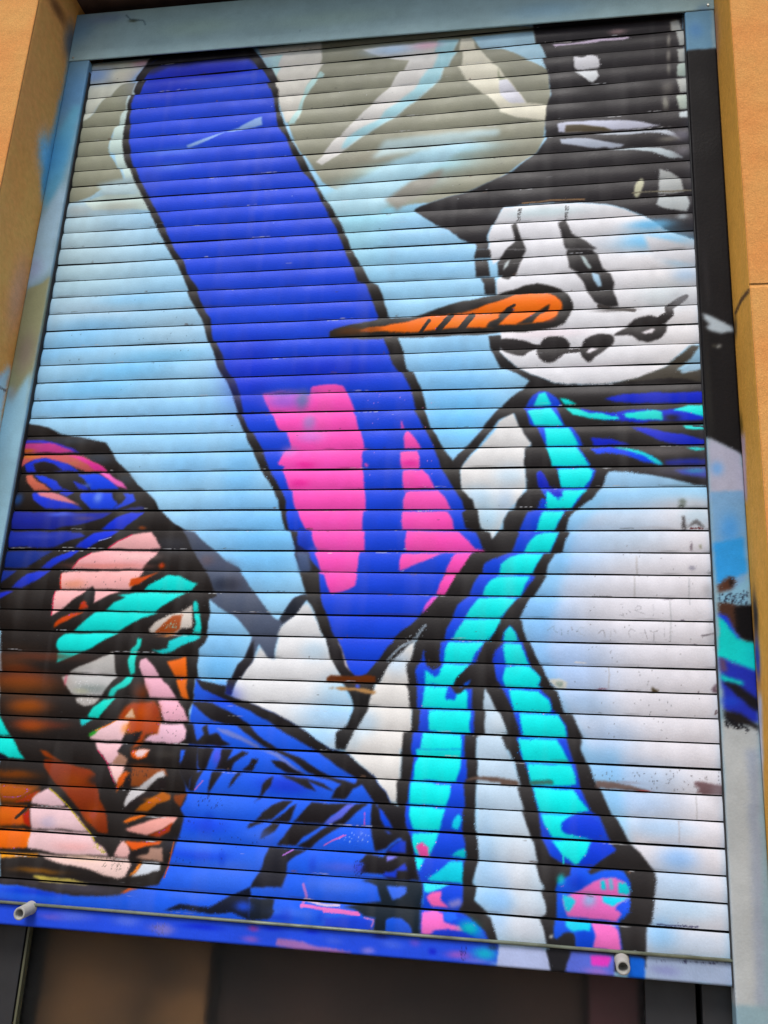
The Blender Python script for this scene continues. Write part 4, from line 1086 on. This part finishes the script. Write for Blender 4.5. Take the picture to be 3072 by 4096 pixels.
def plaster_joint(m, n, l, p, geo, src):
    # horizontal joint scored into the render
    sep = n.new('ShaderNodeSeparateXYZ'); l.new(geo.outputs['Position'], sep.inputs[0])
    no = n.new('ShaderNodeTexNoise'); no.inputs['Scale'].default_value = 14; l.new(geo.outputs['Position'], no.inputs['Vector'])
    wob = n.new('ShaderNodeMath'); wob.operation = 'MULTIPLY_ADD'; wob.inputs[1].default_value = .008
    l.new(no.outputs[0], wob.inputs[0]); l.new(sep.outputs[2], wob.inputs[2])
    md = n.new('ShaderNodeMath'); md.operation = 'ABSOLUTE'
    of = n.new('ShaderNodeMath'); of.operation = 'SUBTRACT'; of.inputs[1].default_value = 2.8204
    l.new(wob.outputs[0], of.inputs[0]); l.new(of.outputs[0], md.inputs[0])
    mr = n.new('ShaderNodeMapRange'); mr.inputs[1].default_value = .001; mr.inputs[2].default_value = .006
    l.new(md.outputs[0], mr.inputs[0])
    grain = n.new('ShaderNodeTexNoise'); grain.inputs['Scale'].default_value = 220; grain.inputs['Detail'].default_value = 8
    l.new(geo.outputs['Position'], grain.inputs['Vector'])
    lump = n.new('ShaderNodeTexNoise'); lump.inputs['Scale'].default_value = 18; lump.inputs['Detail'].default_value = 4
    l.new(geo.outputs['Position'], lump.inputs['Vector'])
    add = n.new('ShaderNodeMath'); add.operation = 'MULTIPLY_ADD'; add.inputs[1].default_value = .25
    l.new(grain.outputs[0], add.inputs[0]); l.new(lump.outputs[0], add.inputs[2])
    ad2 = n.new('ShaderNodeMath'); ad2.operation = 'MULTIPLY_ADD'; ad2.inputs[1].default_value = 1.2
    l.new(mr.outputs[0], ad2.inputs[0]); l.new(add.outputs[0], ad2.inputs[2])
    b = n.new('ShaderNodeBump'); b.inputs['Distance'].default_value = .004; b.inputs['Strength'].default_value = 1
    l.new(ad2.outputs[0], b.inputs['Height']); l.new(b.outputs[0], p.inputs['Normal'])
    # two-tone weathering
    t = n.new('ShaderNodeTexNoise'); t.inputs['Scale'].default_value = 5; t.inputs['Detail'].default_value = 8; t.inputs['Roughness'].default_value = .65
    l.new(geo.outputs['Position'], t.inputs['Vector'])
    r = n.new('ShaderNodeValToRGB'); l.new(t.outputs[0], r.inputs[0])
    r.color_ramp.elements[0].position = .35; r.color_ramp.elements[0].color = (.68,.27,.07,1)
    r.color_ramp.elements[1].position = .68; r.color_ramp.elements[1].color = (.66,.335,.095,1)
    sp = n.new('ShaderNodeTexNoise'); sp.inputs['Scale'].default_value = 300; sp.inputs['Detail'].default_value = 3
    l.new(geo.outputs['Position'], sp.inputs['Vector'])
    mp = n.new('ShaderNodeMapRange'); mp.inputs[1].default_value = .3; mp.inputs[2].default_value = .7; mp.inputs[3].default_value = .84; mp.inputs[4].default_value = 1.1
    l.new(sp.outputs[0], mp.inputs[0])
    x = n.new('ShaderNodeMix'); x.data_type = 'RGBA'; x.blend_type = 'MULTIPLY'; x.inputs[0].default_value = 1
    l.new(r.outputs[0], x.inputs[6]); l.new(mp.outputs[0], x.inputs[7]); l.new(x.outputs[2], p.inputs['Base Color'])
M_WALL = mat('ochre_render', (.6, .33, .13), rough=.85, spec=.2, extra=plaster_joint)
M_REVEAL = mat('reveal_render', (.5, .3, .13), rough=.85, spec=.2, attr='paint', noise=(60, .92, 1.05), bump=.0012, bscale=120)
M_SOFFIT = mat('shaded_soffit', (.10, .06, .045), rough=.9, noise=(12, .6, 1.2), bump=.002, bscale=60)  # shade of the recess is put into the dark brown base

# ------------------------------------------------------------------ setting
g = solid('ground', [(-900, 900, -900, 900, -30, -24.727)])
tag(link('ground', g, mat('asphalt', (.05, .05, .052), rough=.9, noise=(30, .7, 1.3), bump=.003, bscale=140)), None, None, kind='structure')
pv = solid('pavement', [(-900, 900, -44, 0, -24.65, -24.0)], .05)
tag(link('pavement', pv, mat('paving_concrete', (.26, .25, .23), rough=.85, noise=(18, .75, 1.15), bump=.002, bscale=120)), None, None, kind='structure')

FY = -4.1           # front of the wall
XL, XR, ZT, ZB = -1.0, 35.0, 49.6, -18.0
wall = solid('rendered_wall', [(-90, XL - .02, FY, 3, -23.99, 75), (XR + .02, 125, FY, 3, -23.99, 75),
                               (XL - .02, XR + .02, FY, 3, ZT + .02, 75), (XL - .02, XR + .02, FY, 3, -23.99, ZB)])
wall_o = tag(link('rendered_wall', wall, M_WALL), 'ochre orange rendered building wall framing the painted roller shutter', 'wall')
for nm, x, cv, sd_ in (('reveal', XL, cv_left, 21), ('reveal', XR, cv_right, 31)):
    ys = np.linspace(FY - .02, .6, 110); zs = np.linspace(ZB, ZT + .5, 1100)
    YY, ZZ = np.meshgrid(ys, zs)
    XX = np.full(YY.shape, x) + (0.05 * np.clip((FY + .25 - YY) / .25, 0, 1) ** 2) * (-1 if x < 0 else 1)
    me = grid_mesh(nm, XX * U, YY * U, ZZ * U + Z0, paint_at(cv, YY, ZZ, wob=.06, grain=.04, seed=sd_, gain=GAIN * 1.9))
    link(nm, me, M_REVEAL, wall_o)
link('soffit', solid('soffit', [(XL, XR, FY + .05, 2.9, ZT, ZT + .3)]), M_SOFFIT, wall_o)
sill = solid('window_sill', [(XL + .01, XR - .01, FY - .8, 3, ZB + .005, ZB + .6)], .08)
link('window_sill', sill, mat('stone_sill', (.3, .28, .25), rough=.8, noise=(20, .8, 1.15), bump=.001), wall_o)
link('reveal_back', solid('reveal_back', [(XL - 3, XR + 3, 22, 23, -24, 60), (XL - 3, XL - 2.5, 3, 22, -24, 60), (XR + 2.5, XR + 3, 3, 22, -24, 60),
                          (XL - 2.5, XR + 2.5, 3, 22, 59, 60)]), mat('dim_room', (.10, .085, .07), rough=.9, noise=(3, .6, 1.4)), wall_o).name = 'inner_room'

# ------------------------------------------------------------------ roller shutter
sh = bpy.data.objects.new('roller_shutter', None); COL.objects.link(sh); sh.empty_display_size = .1
tag(sh, 'half raised metal roller shutter sprayed with a mural of a snowman and a blue snowboard', 'shutter')

rng2 = np.random.default_rng(99)
NS = 47
cols = np.linspace(-.45, 34.05, 1040)
tt = np.concatenate([[0, .030, .0325], np.linspace(.034, .958, 31), [.9605, .964, .995]])
def slat_y(t):
    s = np.clip((t - .034) / .924, 0, 1)
    y = -.074 * (1 - np.abs(1 - s / .53) ** 2) - .015
    y = np.where((t < .031), .14, y); y = np.where(t > .962, .14, y)
    return y
rowz, rowy, rowk = [], [], []
for k in range(NS):
    off = rng2.normal(0, .007); tilt = rng2.normal(0, .022)
    for t in tt:
        rowz.append(k + t); rowy.append(slat_y(t) + off + tilt * (t - .5)); rowk.append(k)
rowz, rowy, rowk = map(np.array, (rowz, rowy, rowk))
rowy = rowy + np.clip(rowz - 45.15, 0, 1.7) ** 2 * .7
XX = np.repeat(cols[None, :], len(rowz), 0); ZZ = np.repeat(rowz[:, None], len(cols), 1)
YY = np.repeat(rowy[:, None], len(cols), 1)
# dents and slack: slats are not perfectly straight
YY = YY + .03 * vnoise(XX * .35 + 10, np.repeat(rowk[:, None] * 1.7, len(cols), 1) + 10, 3)
ZZs = ZZ + .022 * vnoise(XX * .25 + 33, np.repeat(rowk[:, None] * 1.3, len(cols), 1) + 10, 4)
slip = rng2.normal(0, .05, NS)[rowk][:, None]
rgb = paint_at(cv_curtain, XX + slip, ZZ, wob=.03, grain=.010)
frac = (ZZ % 1)
groove = ((frac < .0332) | (frac > .9595))[..., None]
rgb = np.where(groove, np.minimum(rgb * .1, .01) + .002, rgb)
# dirt and rubbed edges collected along the lower lip of each slat, broken up by noise
lip = np.exp(-((frac - .075) / .035) ** 2) * np.clip(vnoise(XX * 1.1 + 5, ZZ * .9 + 40, 8) * 1.6 - .35, 0, 1)
rgb = rgb * (1 - .45 * lip[..., None]) + np.array([.035, .03, .03]) * (.45 * lip[..., None])
# scratches and rubs: short bare or dark streaks where slats roll past each other
def scratch(n, seed, lo, hi, wz, col, al, near=True):
    global rgb
    g = np.random.default_rng(seed)
    for _ in range(n):
        k = int(g.integers(0, NS - 1)); x0 = g.uniform(0, 33); ln = g.uniform(lo, hi)
        tz = (g.choice([g.uniform(.05, .1), g.uniform(.9, .965)]) if near else g.uniform(.1, .9)); sl = g.normal(0, .01)
        r0, r1 = np.searchsorted(rowz, k), np.searchsorted(rowz, k + 1)
        c0, c1 = np.searchsorted(cols, x0), np.searchsorted(cols, x0 + ln)
        if c1 <= c0: continue
        zz = frac[r0:r1, c0:c1]; xx = XX[r0:r1, c0:c1]
        u = (xx - x0) / ln
        m = np.exp(-((zz - tz - sl * u) / (wz * (.4 + .8 * np.sin(np.pi * u)))) ** 2) * np.clip(.4 + vnoise(xx * 9, zz * 30 + 7, seed) * 1.3, 0, 1) * al
        rgb[r0:r1, c0:c1] = rgb[r0:r1, c0:c1] * (1 - m[..., None]) + np.array(col) * m[..., None]
scratch(190, 301, .15, 1.3, .016, (.55, .56, .58), .75)
scratch(150, 302, .1, .9, .02, (.05, .045, .045), .8)
scratch(60, 303, .05, .35, .05, (.13, .075, .05), .8)
scratch(120, 304, .03, .16, .018, (.06, .06, .06), .8, False)
scratch(40, 305, .2, 1.6, .008, (.5, .5, .52), .4, False)
# thin dust veil and dried run-off
dust = np.clip(vnoise(XX * .8 + 3, ZZ * .22 + 11, 12) * .5 + vnoise(XX * 2.6 + 3, ZZ * .35 + 5, 13) * .5, 0, 1)[..., None] * .10
rgb = rgb * (1 - dust) + np.array([.36, .35, .34]) * dust * .8
rgb = np.where(groove, .004, rgb)
# shade beside the right guide, painted purple-dark into the slat ends
ed = np.exp(-(34.0 - XX) / .28)[..., None] * .55 * (.6 + .4 * vnoise(XX * 3 + 5, ZZ * 2 + 9, 9)[..., None])
rgb = rgb * (1 - np.clip(ed, 0, 1)) + np.array([.10, .09, .16]) * np.clip(ed, 0, 1)
me = grid_mesh('slat_curtain', XX * U, YY * U, ZZs * U + Z0, rgb)
link('slat_curtain', me, M_PAINT, sh)
print('curtain verts', len(me.vertices))

# bottom rail
ys = [(.12, -.04), (-.12, -.04), (-.145, -.07), (-.15, -.80), (-.13, -.86), (.0, -.9), (.25, -.9), (.25, -.04)]
rail_me = extrude('bottom_rail', ys, .02, 33.85, 1060, 'x', cv_curtain, 12)
rail = link('bottom_rail', rail_me, M_PAINT, sh)
lipm = extrude('rail_lip', [(.1, -.015), (.1, .07), (-.25, .075), (-.275, .04), (-.275, -.01), (-.25, -.035), (-.1, -.035)], .03, 33.8, 2, 'x')
link('rail_lip', lipm, M_ALU, rail)
for (tx, tz) in ((4.60, -.12), (29.48, -.26)):
    bm = bmesh.new(); N = 40; rings = []
    for (r, y) in ((.285, -.14), (.285, -.17), (.262, -.19), (.262, -1.035), (.25, -1.05), (.185, -1.05), (.175, -1.035), (.175, -.3)):
        rings.append([bm.verts.new(P(tx + r * math.cos(a * 2 * math.pi / N), y, tz + .19 * (y + .15) + r * math.sin(a * 2 * math.pi / N))) for a in range(N)])
    for i in range(len(rings) - 1):
        for a in range(N):
            bm.faces.new([rings[i][a], rings[i][(a + 1) % N], rings[i + 1][(a + 1) % N], rings[i + 1][a]])
    bm.faces.new(rings[-1]); bmesh.ops.recalc_face_normals(bm, faces=bm.faces)
    me = bpy.data.meshes.new('stop_tube'); bm.to_mesh(me); bm.free()
    for p_ in me.polygons: p_.use_smooth = len(p_.vertices) == 4
    link('stop_tube', me, M_TUBE, rail)

# guide rails: folded channel with a small rounded lip
def guide(xi, xo, s, seed, top):
    prof = [(xi, .5), (xi, -.40), (xi - s * .03, -.44), (xi - s * .07, -.45), (xo + s * .04, -.45), (xo, -.41), (xo, .5), (xo + s * .1, .5), (xo + s * .1, -.35), (xi - s * .1, -.35), (xi - s * .1, .5)]
    return link('guide_rail', extrude('guide_rail', prof, ZB + .62, top, 1500, 'z', cv_guide, seed), M_METALPAINT, sh)
guide(.30, -.985, 1, 41, 45.37); guide(33.54, 34.985, -1, 42, 44.70)

for (x0, x1) in ((.302, .355), (33.49, 33.538)):
    link('gap_shade_strip', solid('gap_shade_strip', [(x0, x1, -.26, -.02, -.9, 44.68)]), M_DARK, sh)  # added dark strip, stands for the shaded gap beside each guide

# housing of the roll
hp = [(-.43, 45.06), (-.47, 45.06), (-.5, 45.09), (-.5, 48.42), (-.47, 48.47), (-.40, 48.50), (2.6, 48.50), (2.6, 48.42), (-.43, 48.42)]
hm = extrude('housing', hp, XL + .01, XR - .01, 760, 'x', cv_box, 51)
for v in hm.vertices: v.co.z += (.33 - .0195 * v.co.x / U) * U        # the housing hangs slightly out of level with the slats
hous = link('housing', hm, M_METALPAINT, sh)
for (sx, sz) in ((-.72, 45.62), (34.68, 44.98)):
    bm = bmesh.new(); bmesh.ops.create_cone(bm, cap_ends=True, segments=16, radius1=.075 * U, radius2=.05 * U, depth=.06 * U)
    bmesh.ops.rotate(bm, verts=bm.verts, matrix=Euler((math.pi / 2, 0, 0)).to_matrix())
    bmesh.ops.translate(bm, verts=bm.verts, vec=P(sx, -.53, sz))
    me = bpy.data.meshes.new('screw'); bm.to_mesh(me); bm.free(); link('screw', me, M_SCREW, hous)

# ------------------------------------------------------------------ window under the shutter
win = bpy.data.objects.new('shop_window', None); COL.objects.link(win); win.empty_display_size = .1
tag(win, 'dark framed window below the raised shutter with a brown panel added for the reflection and a dull red panel behind the glass', 'window')
MF = mat('dark_frame', (.022, .022, .024), rough=.5, noise=(14, .7, 1.2))
link('frame', solid('frame', [(-.9, 1.4, .75, 1.5, ZB + .62, 3), (1.6, 3.9, .95, 1.7, ZB + .62, 3), (30.4, 32.3, .95, 1.7, ZB + .62, 3), (32.5, 34.9, .75, 1.5, ZB + .62, 3),
                             (3.9, 30.4, 1.0, 1.6, ZB + .62, ZB + 2)], .03), MF, win)
link('frame_bead', solid('frame_bead', [(4.02, 4.12, .90, 1.2, ZB + .62, 2.5)]), mat('dull_bead', (.09, .09, .05), rough=.5), win)
def glassx(m, n, l, p, geo, src):
    p.inputs['Transmission Weight'].default_value = 1.0; p.inputs['IOR'].default_value = 1.25
link('pane', solid('pane', [(3.85, 30.45, 1.25, 1.32, ZB + 1.9, 2.9)]), mat('window_glass', (.8, .8, .78), rough=.5, extra=glassx), win)
link('backing_panel', solid('backing_panel', [(4.4, 12.1, 2.2, 2.4, ZB + .7, -.9)], .03), mat('reflection_board', (.24, .11, .03), rough=.7, noise=(3.5, .15, 1.6)), win)['label'] = 'added brown panel in place of the blurred warm reflection in the glass'  # board added for the brown reflection, its uneven glow put into the colour
link('backing_panel', solid('backing_panel', [(28.3, 30.2, 2.2, 2.4, ZB + .7, 2)], .03), mat('dull_red_board', (.16, .04, .045), rough=.6, noise=(3, .5, 1.3)), win)['label'] = 'dull dark red panel behind the glass'
link('backing_panel', solid('backing_panel', [(12.5, 28.0, 3.0, 3.2, ZB + .7, 2)], .03), mat('dark_board', (.050, .021, .011), rough=.7, noise=(2.4, .1, 2.2)), win)
